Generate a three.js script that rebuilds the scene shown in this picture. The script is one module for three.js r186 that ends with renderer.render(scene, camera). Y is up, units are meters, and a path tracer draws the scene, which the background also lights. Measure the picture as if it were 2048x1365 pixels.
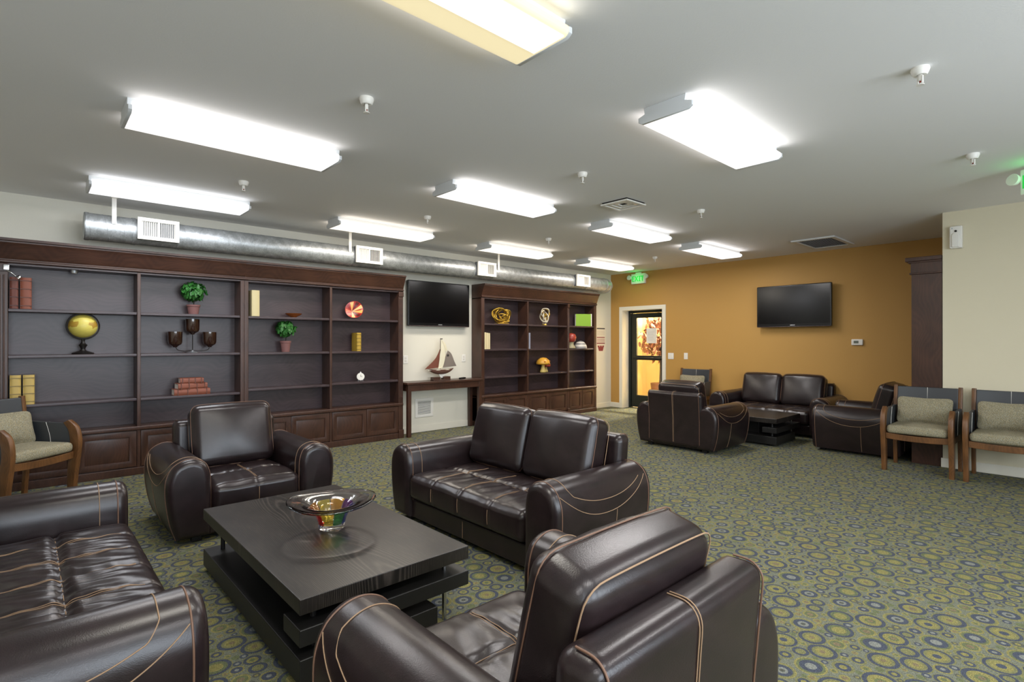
import * as THREE from 'three';
import { mergeGeometries, mergeVertices, toCreasedNormals } from 'three/addons/utils/BufferGeometryUtils.js';
import { RectAreaLightUniformsLib } from 'three/addons/lights/RectAreaLightUniformsLib.js';
import { ImprovedNoise } from 'three/addons/math/ImprovedNoise.js';
import { FontLoader } from 'three/addons/loaders/FontLoader.js';
import { TextGeometry } from 'three/addons/geometries/TextGeometry.js';

// ---------------------------------------------------------------- camera, exposure, light
const renderer = new THREE.WebGLRenderer({ antialias: true });
renderer.toneMapping = THREE.LinearToneMapping;
renderer.toneMappingExposure = 1.38;
renderer.shadowMap.enabled = true;
RectAreaLightUniformsLib.init();
const scene = new THREE.Scene();
scene.background = new THREE.Color().setRGB(.75, .85, 1);   // overcast daylight outside the windows behind the camera
const DAY = 7.2;                                    // daylight coming in at the windows
const FPX = 1065.6, YAW = 47.67 * Math.PI / 180, EYE = 1.35, HORIZON = 684;
const FWD = new THREE.Vector3(Math.cos(YAW), 0, -Math.sin(YAW)), RGT = new THREE.Vector3(Math.sin(YAW), 0, Math.cos(YAW));
const camera = new THREE.PerspectiveCamera(2 * Math.atan(682.5 / FPX) * 180 / Math.PI, 2048 / 1365, 0.05, 60);
camera.position.set(0, EYE, 0);
camera.lookAt(FWD.x, EYE + 1.5 / FPX, FWD.z);
const LAMP = 14, LAMP_SIDE = 4.5, GLOW = 1.0;      // lens radiance below, beside, and as seen

// ---------------------------------------------------------------- room measures (metres)
const H = 2.74, ZB = -6.82, XR = 9.0, XN = 7.3, ZN = -1.12, XL = -2.4, ZF = 2.8;

// pixel -> point on a plane of the room
function ray(u, v) { return FWD.clone().addScaledVector(RGT, (u - 1024) / FPX).add(new THREE.Vector3(0, (HORIZON - v) / FPX, 0)); }
function onZ(u, v, z) { const d = ray(u, v); return d.multiplyScalar(z / d.z).add(camera.position); }
function onX(u, v, x) { const d = ray(u, v); return d.multiplyScalar(x / d.x).add(camera.position); }
function onY(u, v, y) { const d = ray(u, v); return d.multiplyScalar((y - EYE) / d.y).add(camera.position); }

// ---------------------------------------------------------------- helpers
let seed = 1234567;
function rnd() { seed = (seed * 1664525 + 1013904223) >>> 0; return seed / 4294967296; }
const noise = new ImprovedNoise();
const N3 = (x, y, z = 0) => noise.noise(x, y, z);
const sm = (a, b, x) => { const t = Math.min(1, Math.max(0, (x - a) / (b - a))); return t * t * (3 - 2 * t); };
const used = {};
function numbered(n) { if (!(n in used)) { used[n] = 0; return n; } return n + '_' + String(++used[n]).padStart(3, '0'); }
function thing(name, label, category, [x, y, z] = [0, 0, 0], turn = 0, group) {
  const o = new THREE.Group(); o.name = numbered(name); scene.add(o); o.position.set(x, y, z); o.rotation.y = turn;
  o.userData = { label, category }; if (group) o.userData.group = group; return o;
}
function part(name, g, m, parent, label, kind) {
  const o = new THREE.Mesh(Array.isArray(g) ? M(g) : g, m); o.name = name; o.castShadow = o.receiveShadow = true; parent.add(o);
  if (label) o.userData.label = label; if (kind) o.userData.kind = kind; return o;
}
function single(name, label, category, g, m, group) {
  const o = part(numbered(name), g, m, scene); o.userData = { label, category }; if (group) o.userData.group = group; return o;
}
function struct(name, g, m, label) { const o = part(name, g, m, scene); o.userData = { kind: 'structure', label }; return o; }
function boxuv(g, s = 1) {
  const p = g.attributes.position, n = g.attributes.normal, uv = new Float32Array(p.count * 2);
  for (let i = 0; i < p.count; i += 3) {
    let nx = 0, ny = 0, nz = 0;
    for (let k = 0; k < 3; k++) { nx += n.getX(i + k); ny += n.getY(i + k); nz += n.getZ(i + k); }
    nx = Math.abs(nx); ny = Math.abs(ny); nz = Math.abs(nz);
    for (let k = 0; k < 3; k++) {
      const x = p.getX(i + k), y = p.getY(i + k), z = p.getZ(i + k);
      const [a, b] = ny >= nx && ny >= nz ? [x, z] : nx >= nz ? [z, y] : [x, y];
      uv[(i + k) * 2] = a * s; uv[(i + k) * 2 + 1] = b * s;
    }
  }
  g.setAttribute('uv', new THREE.BufferAttribute(uv, 2)); return g;
}
function fin(g, crease) {                           // plain non-indexed geometry, uv in metres
  let o = g;
  if (crease) { o = toCreasedNormals(g.index ? g : mergeVertices(stripped(g)), crease); } else if (g.index) o = g.toNonIndexed();
  for (const k of Object.keys(o.attributes)) if (!['position', 'normal', 'uv'].includes(k)) o.deleteAttribute(k);
  return boxuv(o);
}
function stripped(g) { const o = g.clone(); for (const k of Object.keys(o.attributes)) if (k !== 'position') o.deleteAttribute(k); return o; }
function M(list) { return mergeGeometries(list.map(g => { const o = g.index ? g.toNonIndexed() : g; if (!o.attributes.uv) boxuv(o); return o; }), false); }
function box(x0, x1, y0, y1, z0, z1) { const g = new THREE.BoxGeometry(x1 - x0, y1 - y0, z1 - z0); g.translate((x0 + x1) / 2, (y0 + y1) / 2, (z0 + z1) / 2); return fin(g); }
// box with rounded edges, shaped further by fn(p, t) where t is the unrounded place in -1..1
function rbox(w, h, d, r, inner = [1, 1, 1], fn, k = 2) {
  const n = inner.map(i => i + 2 * k), g = new THREE.BoxGeometry(w, h, d, n[0], n[1], n[2]), p = g.attributes.position;
  const L = [w, h, d], v = new THREE.Vector3(), q = new THREE.Vector3(), t = new THREE.Vector3();
  const rm = (c, a) => { let i = Math.round((c / L[a] + .5) * n[a]); const W = L[a], m = n[a];
    if (i <= k) return -W / 2 + r * i / k; if (i >= m - k) return W / 2 - r * (m - i) / k; return -W / 2 + r + (W - 2 * r) * (i - k) / (m - 2 * k); };
  for (let i = 0; i < p.count; i++) {
    v.set(rm(p.getX(i), 0), rm(p.getY(i), 1), rm(p.getZ(i), 2)); t.set(v.x * 2 / w, v.y * 2 / h, v.z * 2 / d);
    q.set(Math.max(-w / 2 + r, Math.min(w / 2 - r, v.x)), Math.max(-h / 2 + r, Math.min(h / 2 - r, v.y)), Math.max(-d / 2 + r, Math.min(d / 2 - r, v.z)));
    v.sub(q); if (v.lengthSq() > 0) v.normalize().multiplyScalar(r); v.add(q);
    if (fn) fn(v, t);
    p.setXYZ(i, v.x, v.y, v.z);
  }
  const o = mergeVertices(stripped(g), 1e-5); o.computeVertexNormals(); return fin(o);
}
const at = (g, x, y, z, rx = 0, ry = 0, rz = 0) => { if (rx) g.rotateX(rx); if (ry) g.rotateY(ry); if (rz) g.rotateZ(rz); g.translate(x, y, z); return g; };
function bar(x0, x1, y0, y1, z0, z1, r = .004) { return at(rbox(x1 - x0, y1 - y0, z1 - z0, Math.min(r, (x1 - x0) * .45, (y1 - y0) * .45, (z1 - z0) * .45), [1, 1, 1], null, 1), (x0 + x1) / 2, (y0 + y1) / 2, (z0 + z1) / 2); }
function tube(pts, r, seg = 24, rad = 6, closed = false) {
  const c = new THREE.CatmullRomCurve3(pts.map(p => p.isVector3 ? p : new THREE.Vector3(...p)), closed); return fin(new THREE.TubeGeometry(c, seg, r, rad, closed));
}
function lathe(pts, n = 32, crease) { const g = new THREE.LatheGeometry(pts.map(p => new THREE.Vector2(p[0], p[1])), n); const o = g.toNonIndexed(); return crease ? fin(g, crease) : boxuv(o); }
function cyl(r0, r1, h, n = 20) { return fin(new THREE.CylinderGeometry(r1, r0, h, n)); }
function ext(pts, depth, bevel = 0, bt = bevel, seg = 3, holes) {   // profile in x,y pushed along z (centred), outline kept
  const s = new THREE.Shape(pts.map(p => new THREE.Vector2(p[0], p[1])));
  for (const h of holes || []) s.holes.push(new THREE.Path(h.map(p => new THREE.Vector2(p[0], p[1]))));
  const g = new THREE.ExtrudeGeometry(s, { depth: depth - 2 * bt, bevelEnabled: bevel > 0, bevelSize: bevel, bevelThickness: bt, bevelOffset: -bevel, bevelSegments: seg, steps: 1 });
  g.translate(0, 0, -depth / 2 + bt); return fin(g, .7);
}
const rectPts = (x0, x1, y0, y1) => [[x0, y0], [x1, y0], [x1, y1], [x0, y1]];
function spline2(pts, n, closed) { return new THREE.CatmullRomCurve3(pts.map(p => new THREE.Vector3(p[0], p[1], 0)), !!closed, 'centripetal').getPoints(n).map(v => [v.x, v.y]); }

// ---------------------------------------------------------------- textures
function dataTex(w, h, f, srgb = true, rep) {
  const d = new Uint8Array(w * h * 4);
  for (let y = 0; y < h; y++) for (let x = 0; x < w; x++) { const c = f(x / w, y / h), i = (y * w + x) * 4; d[i] = Math.max(0, Math.min(255, c[0])); d[i + 1] = Math.max(0, Math.min(255, c[1])); d[i + 2] = Math.max(0, Math.min(255, c[2])); d[i + 3] = 255; }
  const t = new THREE.DataTexture(d, w, h); t.wrapS = t.wrapT = THREE.RepeatWrapping; t.magFilter = THREE.LinearFilter; t.minFilter = THREE.LinearMipmapLinearFilter; t.generateMipmaps = true;
  if (srgb) t.colorSpace = THREE.SRGBColorSpace; if (rep) t.repeat.set(rep[0], rep[1]); t.needsUpdate = true; return t;
}
function canvasTex(w, h, draw, rep) {
  const c = document.createElement('canvas'); c.width = w; c.height = h; draw(c.getContext('2d'), w, h);
  const t = new THREE.CanvasTexture(c); t.colorSpace = THREE.SRGBColorSpace; t.wrapS = t.wrapT = THREE.RepeatWrapping; if (rep) t.repeat.set(rep[0], rep[1]); return t;
}
// noise that repeats after one turn in x and y
function pn(x, y, f, s = 0) { const a = x * Math.PI * 2, b = y * Math.PI * 2, r = f / 6.2832; return N3(Math.cos(a) * r + s, Math.sin(a) * r + Math.cos(b) * r * 1.3 + 7.1 * s, Math.sin(b) * r * 1.3 + 3.3); }
const hash = (i, j) => { let h = (i * 374761393 + j * 668265263) | 0; h = Math.imul(h ^ (h >>> 13), 1274126177); return ((h ^ (h >>> 16)) >>> 0) / 4294967296; };
function woodTex(c0, c1, along, size = .9, contrast = 1) {           // grain runs along u ('u') or v ('v')
  return dataTex(512, 512, (x, y) => {
    const [s, t] = along === 'u' ? [x, y] : [y, x];
    const warp = pn(s, t, 3, 1) * .5;
    const rings = .5 + .5 * Math.sin((t * 22 + warp * 7) * Math.PI * 2);
    const fine = hash(Math.floor(t * 512), Math.floor(s * 7 + hash(Math.floor(t * 512), 3) * 5)) - .5;
    let k = .5 + ((rings - .5) * .35 + fine * .5 + pn(s, t, 5, 4) * .45) * contrast;
    return c0.map((a, i) => a + (c1[i] - a) * k);
  }, true, [1 / size, 1 / size]);
}
const T = {
  leather: dataTex(512, 512, (x, y) => { const c = 128 + 46 * pn(x, y, 60, 2) + 40 * pn(x, y, 150, 5) + 22 * (hash(Math.floor(x * 512), Math.floor(y * 512)) - .5); return [c, c, c]; }, false, [4, 4]),
  leatherTone: dataTex(256, 256, (x, y) => { const k = 1 + .22 * pn(x, y, 6, 3) + .12 * pn(x, y, 25, 8); return [35 * k, 26 * k, 27 * k]; }, true, [1.3, 1.3]),
  mahogany: woodTex([52, 33, 26], [82, 53, 40], 'v', .8, .7),
  mahoganyH: woodTex([52, 33, 26], [82, 53, 40], 'u', .8, .7),
  espresso: woodTex([54, 43, 46], [78, 63, 66], 'u', .9, .7),
  honey: woodTex([86, 56, 30], [120, 80, 44], 'v', .5),
  wall: dataTex(256, 256, (x, y) => { const c = 128 + 60 * pn(x, y, 40, 6) + 40 * pn(x, y, 90, 9); return [c, c, c]; }, false, [3, 3]),
  pile: dataTex(512, 512, (x, y) => { const c = 128 + 200 * (hash(Math.floor(x * 512), Math.floor(y * 512)) - .5); return [c, c, c]; }, false, [2, 2]),
  zinc: dataTex(512, 512, (x, y) => { const i = Math.floor(x * 40 + pn(x, y, 20, 2) * 2), j = Math.floor(y * 40 + pn(x, y, 20, 5) * 2); const c = 186 + 26 * (hash(i, j) - .5) + 20 * pn(x, y, 6, 1); return [c * .97, c * .99, c]; }, true, [2, 2]),
  tweed: dataTex(512, 512, (x, y) => { const i = Math.floor(x * 170), j = Math.floor(y * 60), h = hash(i, j), k = .82 + .34 * hash(Math.floor(x * 256), Math.floor(y * 512));
    const c = h < .3 ? [140, 130, 100] : h < .55 ? [166, 156, 130] : h < .8 ? [138, 138, 124] : [116, 108, 84]; return c.map(v => v * k); }, true, [3, 3]),
};
T.ash = dataTex(1024, 1024, (x, y) => {            // black-stained ash: cathedral figure down the middle, open pores
  const t = (y - .5), arch = Math.abs(x - .47) * (1.25 + .2 * pn(x, y, 3, 2)), f = arch * arch * 9 - t * .55 + .05 * pn(x, y, 4, 1);
  const ring = Math.pow(.5 + .5 * Math.sin(f * 95), 3), pore = hash(Math.floor(x * 700), Math.floor(y * 26 + hash(Math.floor(x * 700), 1) * 9)) > .8 ? 1 : 0;
  const k = .62 + ring * .75 + pore * .42 + .2 * pn(x, y, 8, 4); return [42 * k, 38 * k, 35 * k];
}, true);
T.carpet = canvasTex(2048, 2048, (c, w) => {
  c.fillStyle = '#6f7262'; c.fillRect(0, 0, w, w);
  const pal = { n: '#424856', d: '#52544a', y: '#86804a', o: '#76754c', g: '#7f827a', b: '#786a50', k: '#636a48' };
  // each kind of ring: outer share of the radius and its colour, from the rim to the heart
  const big = [[1, 'n', .74, 'y', .36, 'k', .2, 'b'], [1, 'n', .72, 'o', .5, 'y', .2, 'b'], [1, 'y', .87, 'o', .74, 'n', .42, 'g', .2, 'd'], [1, 'n', .76, 'k', .5, 'y'], [1, 'y', .86, 'k', .7, 'n', .36, 'g'], [1, 'n', .8, 'o', .62, 'y', .28, 'n'], [1, 'n', .7, 'y', .3, 'b']];
  const mid = [[1, 'n', .66, 'y', .3, 'k'], [1, 'y', .76, 'n', .3, 'g'], [1, 'y', .74, 'k', .4, 'b'], [1, 'n', .62, 'o'], [1, 'o', .7, 'n', .35, 'y']];
  const small = [[1, 'y', .55, 'b'], [1, 'n', .5, 'g'], [1, 'y', .5, 'k'], [1, 'k'], [1, 'd', .5, 'y']];
  const put = [], place = (r, tries) => {
    for (let k = 0; k < tries; k++) {
      const x = rnd() * w, y = rnd() * w; let ok = true;
      for (const p of put) { let dx = Math.abs(p[0] - x), dy = Math.abs(p[1] - y); dx = Math.min(dx, w - dx); dy = Math.min(dy, w - dy); const m = p[2] + r - 3; if (dx * dx + dy * dy < m * m) { ok = false; break; } }
      if (ok) { put.push([x, y, r]); return; }
    }
  };
  for (let i = 0; i < 150; i++) place(56 + rnd() * 16, 80);
  for (let i = 0; i < 420; i++) place(30 + rnd() * 17, 80);
  for (let i = 0; i < 1300; i++) place(12 + rnd() * 13, 40);
  for (const [x, y, r] of put) {
    const set = r > 50 ? big : r > 27 ? mid : small, s = set[Math.floor(rnd() * set.length)];
    for (const ox of [-w, 0, w]) for (const oy of [-w, 0, w]) {
      if (x + ox < -90 || x + ox > w + 90 || y + oy < -90 || y + oy > w + 90) continue;
      if (s[1] === 'n') { c.fillStyle = pal.o; c.beginPath(); c.ellipse(x + ox, y + oy, r * 1.1, r * 1.07, 0, 0, 6.2832); c.fill(); }
      for (let i = 0; i < s.length; i += 2) { c.fillStyle = pal[s[i + 1]]; c.beginPath(); c.ellipse(x + ox, y + oy, r * s[i], r * s[i] * .96, 0, 0, 6.2832); c.fill(); }
    }
  }
  const d = c.getImageData(0, 0, w, w), a = d.data;
  for (let i = 0; i < a.length; i += 4) { const k = .68 + .52 * hash(((i >> 2) % w) >> 1, Math.floor((i >> 2) / w) >> 1); a[i] *= k; a[i + 1] *= k; a[i + 2] *= k; }
  c.putImageData(d, 0, 0);
}, [.5, .5]);

// ---------------------------------------------------------------- materials
const mat = (o) => new THREE.MeshStandardMaterial(o), phy = (o) => new THREE.MeshPhysicalMaterial(o);
const Mt = {
  ceiling: mat({ color: 0xf1f0f0, roughness: .9, bumpMap: T.wall, bumpScale: .0006 }),
  white: mat({ color: 0xe2ded0, roughness: .75, bumpMap: T.wall, bumpScale: .0008 }),
  orange: mat({ color: 0xbe924c, roughness: .6, bumpMap: T.wall, bumpScale: .0008 }),
  beige: mat({ color: 0xdbd2b8, roughness: .7, bumpMap: T.wall, bumpScale: .0008 }),
  plain: mat({ color: 0xded9cc, roughness: .8 }),
  trim: mat({ color: 0xeae5d6, roughness: .5 }),
  carpet: mat({ map: T.carpet, roughness: 1, bumpMap: T.pile, bumpScale: .004 }),
  leather: phy({ map: T.leatherTone, roughness: .28, bumpMap: T.leather, bumpScale: .0004, specularIntensity: 1 }),
  stitch: mat({ color: 0x93775c, roughness: .7 }),
  piping: mat({ color: 0x6e5140, roughness: .5 }),
  mahogany: phy({ map: T.mahogany, roughness: .36 }), mahoganyH: phy({ map: T.mahoganyH, roughness: .36 }),
  espresso: phy({ map: T.espresso, roughness: .34 }),
  ash: phy({ map: T.ash, roughness: .34 }),
  blackWood: phy({ color: 0x1c1b1a, roughness: .42 }),
  honey: phy({ map: T.honey, roughness: .4 }),
  tweed: mat({ map: T.tweed, roughness: .95 }),
  vinyl: phy({ color: 0x3a3d41, roughness: .45 }),
  chrome: mat({ color: 0xc8c8c8, metalness: 1, roughness: .15 }),
  zinc: mat({ map: T.zinc, metalness: .65, roughness: .42 }),
  enamel: mat({ color: 0xdededc, roughness: .4 }), whitePlastic: mat({ color: 0xeeebe4, roughness: .4 }),
  cap: mat({ color: 0xdcdee0, roughness: .45 }),
  black: mat({ color: 0x0c0c0d, roughness: .5 }), screen: phy({ color: 0x08080a, roughness: .16 }), bezel: phy({ color: 0x101012, roughness: .22 }),
  silver: mat({ color: 0xb8bcc0, metalness: .8, roughness: .3 }),
  doorDark: phy({ color: 0x18201c, roughness: .4 }),
  glass: phy({ color: 0xffffff, roughness: .03, transmission: 1, thickness: 0, ior: 1.5 }),
  paper: mat({ color: 0xf0ede4, roughness: .9 }),
  gold: mat({ color: 0xb8963c, metalness: .75, roughness: .38 }),
  dark: mat({ color: 0x2a2624, roughness: .8 }),
};
T.ash.repeat.set(1 / .84, 1 / 1.56); T.ash.offset.set(.5, .5);

// ---------------------------------------------------------------- the room
const W = .16, DZ0 = -6.52, DZ1 = -5.60, DH = 1.985, XD = XR + .30;   // door opening in the orange wall
struct('floor', box(XL - W, XD, -.12, 0, ZB - W, ZF + W), Mt.carpet, 'grey green carpet patterned with navy and yellow rings');
struct('ceiling', box(XL - W, XD, H, H + .15, ZB - W, ZF + W), Mt.ceiling, 'white painted flat ceiling');
struct('wall_back', box(XL - W, XD, 0, H, ZB - W, ZB), Mt.white, 'cream white wall behind the bookcases');
struct('wall_left', box(XL - W, XL, 0, H, ZB, ZF), Mt.plain, 'plain light wall');
const WY0 = .8, WY1 = 2.4, WIN = [[-1.6, .1], [.5, 2.2], [2.6, 4.3]];   // windows in the wall behind the camera
{ const g = [box(XL - W, XR, 0, WY0, ZF, ZF + W), box(XL - W, XR, WY1, H, ZF, ZF + W)]; let x = XL - W; for (const [a, b] of [...WIN, [XR, XR]]) { g.push(box(x, a, WY0, WY1, ZF, ZF + W)); x = b; } struct('wall_front', g, Mt.plain, 'plain light wall with windows'); }
WIN.forEach(([a, b], i) => {
  const w = new THREE.Group(); w.name = 'window_' + (i + 1); w.userData = { kind: 'structure', label: 'white framed window behind the near armchair' }; scene.add(w);
  const f = part('window_frame', [bar(a, b, WY0, WY0 + .05, ZF + .04, ZF + .1), bar(a, b, WY1 - .05, WY1, ZF + .04, ZF + .1), bar(a, a + .05, WY0 + .05, WY1 - .05, ZF + .04, ZF + .1), bar(b - .05, b, WY0 + .05, WY1 - .05, ZF + .04, ZF + .1), bar((a + b) / 2 - .025, (a + b) / 2 + .025, WY0 + .05, WY1 - .05, ZF + .04, ZF + .1)], Mt.trim, w);
  part('pane', box(a + .05, (a + b) / 2 - .025, WY0 + .05, WY1 - .05, ZF + .066, ZF + .072), Mt.glass, f); part('pane', box((a + b) / 2 + .025, b - .05, WY0 + .05, WY1 - .05, ZF + .066, ZF + .072), Mt.glass, f);
  const d = new THREE.RectAreaLight(new THREE.Color().setRGB(.80, .90, 1), DAY, b - a - .1, WY1 - WY0 - .1); d.position.set((a + b) / 2, (WY0 + WY1) / 2, ZF + .03); w.add(d);   // faces -z, into the room
});
struct('wall_right', [box(XR, XD, 0, H, ZB, DZ0 - .06), box(XR, XD, DH + .06, H, DZ0 - .06, DZ1 + .06), box(XR, XD, 0, H, DZ1 + .06, ZF)], Mt.orange, 'ochre orange painted wall with the glass door');
struct('wall_nook', box(XN, XR, 0, H, ZN, ZF), Mt.beige, 'pale beige wall block behind the wooden chairs');
const bb = (x0, x1, z0, z1) => bar(x0, x1, 0, .1, z0, z1, .004);
struct('baseboard_back', [bb(3.93, 5.31, ZB, ZB + .014), bb(8.215, XR - .014, ZB, ZB + .014)], Mt.trim, 'white baseboard');
struct('baseboard_right', [bb(XR - .014, XR, ZB + .002, DZ0 - .08), bb(XR - .014, XR, DZ1 + .08, ZN - .3)], Mt.trim, 'white baseboard');
struct('baseboard_nook', [bb(XN - .014, XN, ZN - .014, ZF)], Mt.trim, 'white baseboard under the beige wall');
// vestibule behind the glass door
const VX = 11.3, VZ0 = -7.6, VZ1 = -4.4, vy = mat({ color: 0xdcc88e, roughness: .7 });
struct('floor_vestibule', box(XD, VX + W, -.12, 0, VZ0 - W, VZ1 + W), mat({ color: 0x8a7a5c, roughness: .6 }), 'plain floor beyond the door');
struct('ceiling_vestibule', box(XD, VX + W, 2.5, 2.65, VZ0 - W, VZ1 + W), Mt.ceiling, 'ceiling beyond the door');
struct('wall_vestibule', [box(VX, VX + W, 0, 2.5, VZ0 - W, VZ1 + W), box(XD, VX, 0, 2.5, VZ0 - W, VZ0), box(XD, VX, 0, 2.5, VZ1, VZ1 + W), box(XD - .002, XD + .02, 2.3, 2.5, VZ0, VZ1)], vy, 'yellow walls beyond the door');

// door: casing, deep jamb, dark framed glass leaf
{
  const d = new THREE.Group(); d.name = 'door_1'; d.userData = { kind: 'structure', label: 'dark framed glass door in a white casing' }; scene.add(d);
  const cw = .075, x0 = XR - .02, x1 = XR;
  part('casing', [box(x0, x1, 0, DH, DZ0 - cw, DZ0), box(x0, x1, 0, DH, DZ1, DZ1 + cw), box(x0, x1, DH, DH + cw, DZ0 - cw, DZ1 + cw)], Mt.trim, d, 'white door casing');
  part('jamb', [box(XR - .001, XD, 0, DH + .058, DZ0 - .058, DZ0), box(XR - .001, XD, 0, DH + .058, DZ1, DZ1 + .058), box(XR - .001, XD, DH, DH + .058, DZ0, DZ1)], Mt.trim, d, 'white deep jamb');
  const a = XD - .075, b = XD - .03, st = .12;
  part('door_frame', [bar(a - .03, XD - .005, 0, DH, DZ0, DZ0 + .05), bar(a - .03, XD - .005, 0, DH, DZ1 - .05, DZ1), bar(a - .03, XD - .005, DH - .05, DH, DZ0 + .05, DZ1 - .05)], Mt.doorDark, d, 'dark metal frame');
  const leaf = part('door_leaf', [bar(a, b, .015, DH - .055, DZ0 + .055, DZ0 + .055 + st), bar(a, b, .015, DH - .055, DZ1 - .055 - st, DZ1 - .055), bar(a, b, DH - .15, DH - .055, DZ0 + .17, DZ1 - .17), bar(a, b, .015, .26, DZ0 + .17, DZ1 - .17), bar(a, b, .98, 1.07, DZ0 + .17, DZ1 - .17)], Mt.doorDark, d, 'dark green door leaf');
  part('pane', box(a + .018, a + .024, 1.07, DH - .15, DZ0 + .175, DZ1 - .175), Mt.glass, leaf);
  part('pane', box(a + .018, a + .024, .26, .98, DZ0 + .175, DZ1 - .175), Mt.glass, leaf);
  part('push_bar', [bar(a - .06, a - .035, 1.0, 1.035, DZ0 + .12, DZ1 - .12, .01), bar(a - .04, a, 1.0, 1.035, DZ0 + .12, DZ0 + .15), bar(a - .04, a, 1.0, 1.035, DZ1 - .15, DZ1 - .12)], Mt.black, leaf, 'black push bar');
  const nt = thing('paper_notice', 'white paper notice taped on the upper door pane', 'notice', [a + .012, 1.47, -6.0]);
  part('sheet', box(-.001, .001, -.15, .15, -.115, .115), Mt.paper, nt);
  const tx = canvasTex(128, 166, (c, w, h) => { c.fillStyle = '#f1eee6'; c.fillRect(0, 0, w, h); c.fillStyle = '#b9b9b4'; for (let i = 0; i < 9; i++) c.fillRect(18, 30 + i * 13, 60 + rnd() * 32, 2); });
  const pr = part('print', at(new THREE.PlaneGeometry(.22, .29), -.0016, 0, 0, 0, -Math.PI / 2), mat({ map: tx, roughness: .9 }), nt);
}

// ---------------------------------------------------------------- ceiling lights
const FW = .345, FL = 1.26, FD = .088, PW = .25;
const lensProfile = spline2([[-PW / 2, -.03], [-.155, -.036], [-FW / 2, -.052], [-FW / 2 + .003, -.074], [-.155, -.086], [-.13, -FD]], 20).concat(spline2([[.13, -FD], [.155, -.086], [FW / 2 - .003, -.074], [FW / 2, -.052], [.155, -.036], [PW / 2, -.03]], 20));
const panGeo = at(ext([[-PW / 2 - .01, 0], [PW / 2 + .01, 0], [PW / 2, -.045], [-PW / 2, -.045]], FL - .03), 0, 0, 0, 0, Math.PI / 2);
const lensGeo = at(ext(lensProfile, FL - .04), 0, 0, 0, 0, Math.PI / 2);
const capGeo = at(ext([[-PW / 2 - .012, 0], [PW / 2 + .012, 0], [PW / 2 + .006, -.036], [FW / 2 + .002, -.05], [FW / 2 + .002, -.076], [.15, -FD - .003], [-.15, -FD - .003], [-FW / 2 - .002, -.076], [-FW / 2 - .002, -.05], [-PW / 2 - .006, -.036]], .02, .003), 0, 0, 0, 0, Math.PI / 2);
function ceilingLight(x, z, col, label, group, k = 1, lensMat) {
  const t = thing('ceiling_light', label, 'ceiling light', [x, H, z], 0, group);
  const c = new THREE.Color().setRGB(...col);
  const lm = lensMat || mat({ color: 0xf4f4f2, roughness: .5, emissive: c, emissiveIntensity: GLOW });
  part('pan', panGeo, Mt.enamel, t); part('lens', lensGeo, lm, t, 'glowing prismatic lens');
  part('end_cap', capGeo, Mt.cap, t).position.x = -FL / 2 + .01; part('end_cap', capGeo, Mt.cap, t).position.x = FL / 2 - .01;
  const d = new THREE.RectAreaLight(c, LAMP * k, FL - .06, .3); d.position.set(0, -FD - .006, 0); d.rotation.x = -Math.PI / 2; t.add(d);
  for (const s of [-1, 1]) {
    const e = new THREE.RectAreaLight(c, LAMP_SIDE * k, FL - .06, .036); e.position.set(0, -.066, s * (FW / 2 + .006)); e.rotation.order = 'YXZ'; e.rotation.y = s > 0 ? Math.PI : 0; e.rotation.x = .1; t.add(e);
  }
  return t;
}
const cool = [.93, .95, 1], neu = [1, .965, .95], warm = [1, .91, .79];
const yellowed = mat({ color: 0xe6d6a4, roughness: .5, emissive: new THREE.Color(1, .86, .55), emissiveIntensity: .5 });
const RA = -1.68, RB = -3.84, RC = -5.80, RZ = .5;
{ const t = ceilingLight(1.09, RA, [1, .965, .88], 'wraparound ceiling light with a yellowed lens above the coffee table', null, 1, yellowed);   // only one of its tubes burns
  part('lit_tube_panel', bar(-FL / 2 + .03, FL / 2 - .03, -FD - .004, -FD + .004, -.03, .155, .004), mat({ color: 0xf4f4f2, roughness: .5, emissive: 0xfff8ea, emissiveIntensity: GLOW }), t, 'bright half of the lens'); }
ceilingLight(3.345, RA, neu, 'bright white wraparound ceiling light over the open carpet', null);
for (const [x, c, l] of [[1.05, neu, 'above the armchair in front of the bookcase'], [3.32, neu, 'above the sofa with its back to the open carpet'], [5.49, neu, 'just beyond the square ceiling diffuser'], [7.50, neu, 'closest to the orange wall']]) ceilingLight(x, RB, c, 'white wraparound ceiling light ' + l, 'middle row of ceiling lights');
for (const [x, c, l] of [[1.01, cool, 'cool white wraparound ceiling light by the capped end of the duct'], [3.18, warm, 'warm white wraparound ceiling light by the duct, before the bookcase with the round plate'], [5.36, warm, 'warm white wraparound ceiling light by the duct, before the alcove'], [7.49, warm, 'warm white wraparound ceiling light by the duct elbow and exit sign']]) ceilingLight(x, RC, c, l, 'ceiling lights along the duct');
for (const x of [-.9, 1.09, 3.345]) ceilingLight(x, RZ, neu, 'wraparound ceiling light of the row behind the near armchair', 'ceiling lights behind the near seats');
{ const l = thing('ceiling_lamp', 'small round ceiling lamp beyond the glass door', 'ceiling lamp', [10.4, 2.5, -5.9]);
  part('shade', lathe([[.0, -.09], [.09, -.08], [.15, -.04], [.16, 0]], 24), mat({ color: 0xffffff, emissive: 0xfff0c8, emissiveIntensity: 1 }), l);
  const p = new THREE.PointLight(0xfff4dc, 45); p.position.y = -.14; p.castShadow = true; p.shadow.radius = 4; l.add(p); }

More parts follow.
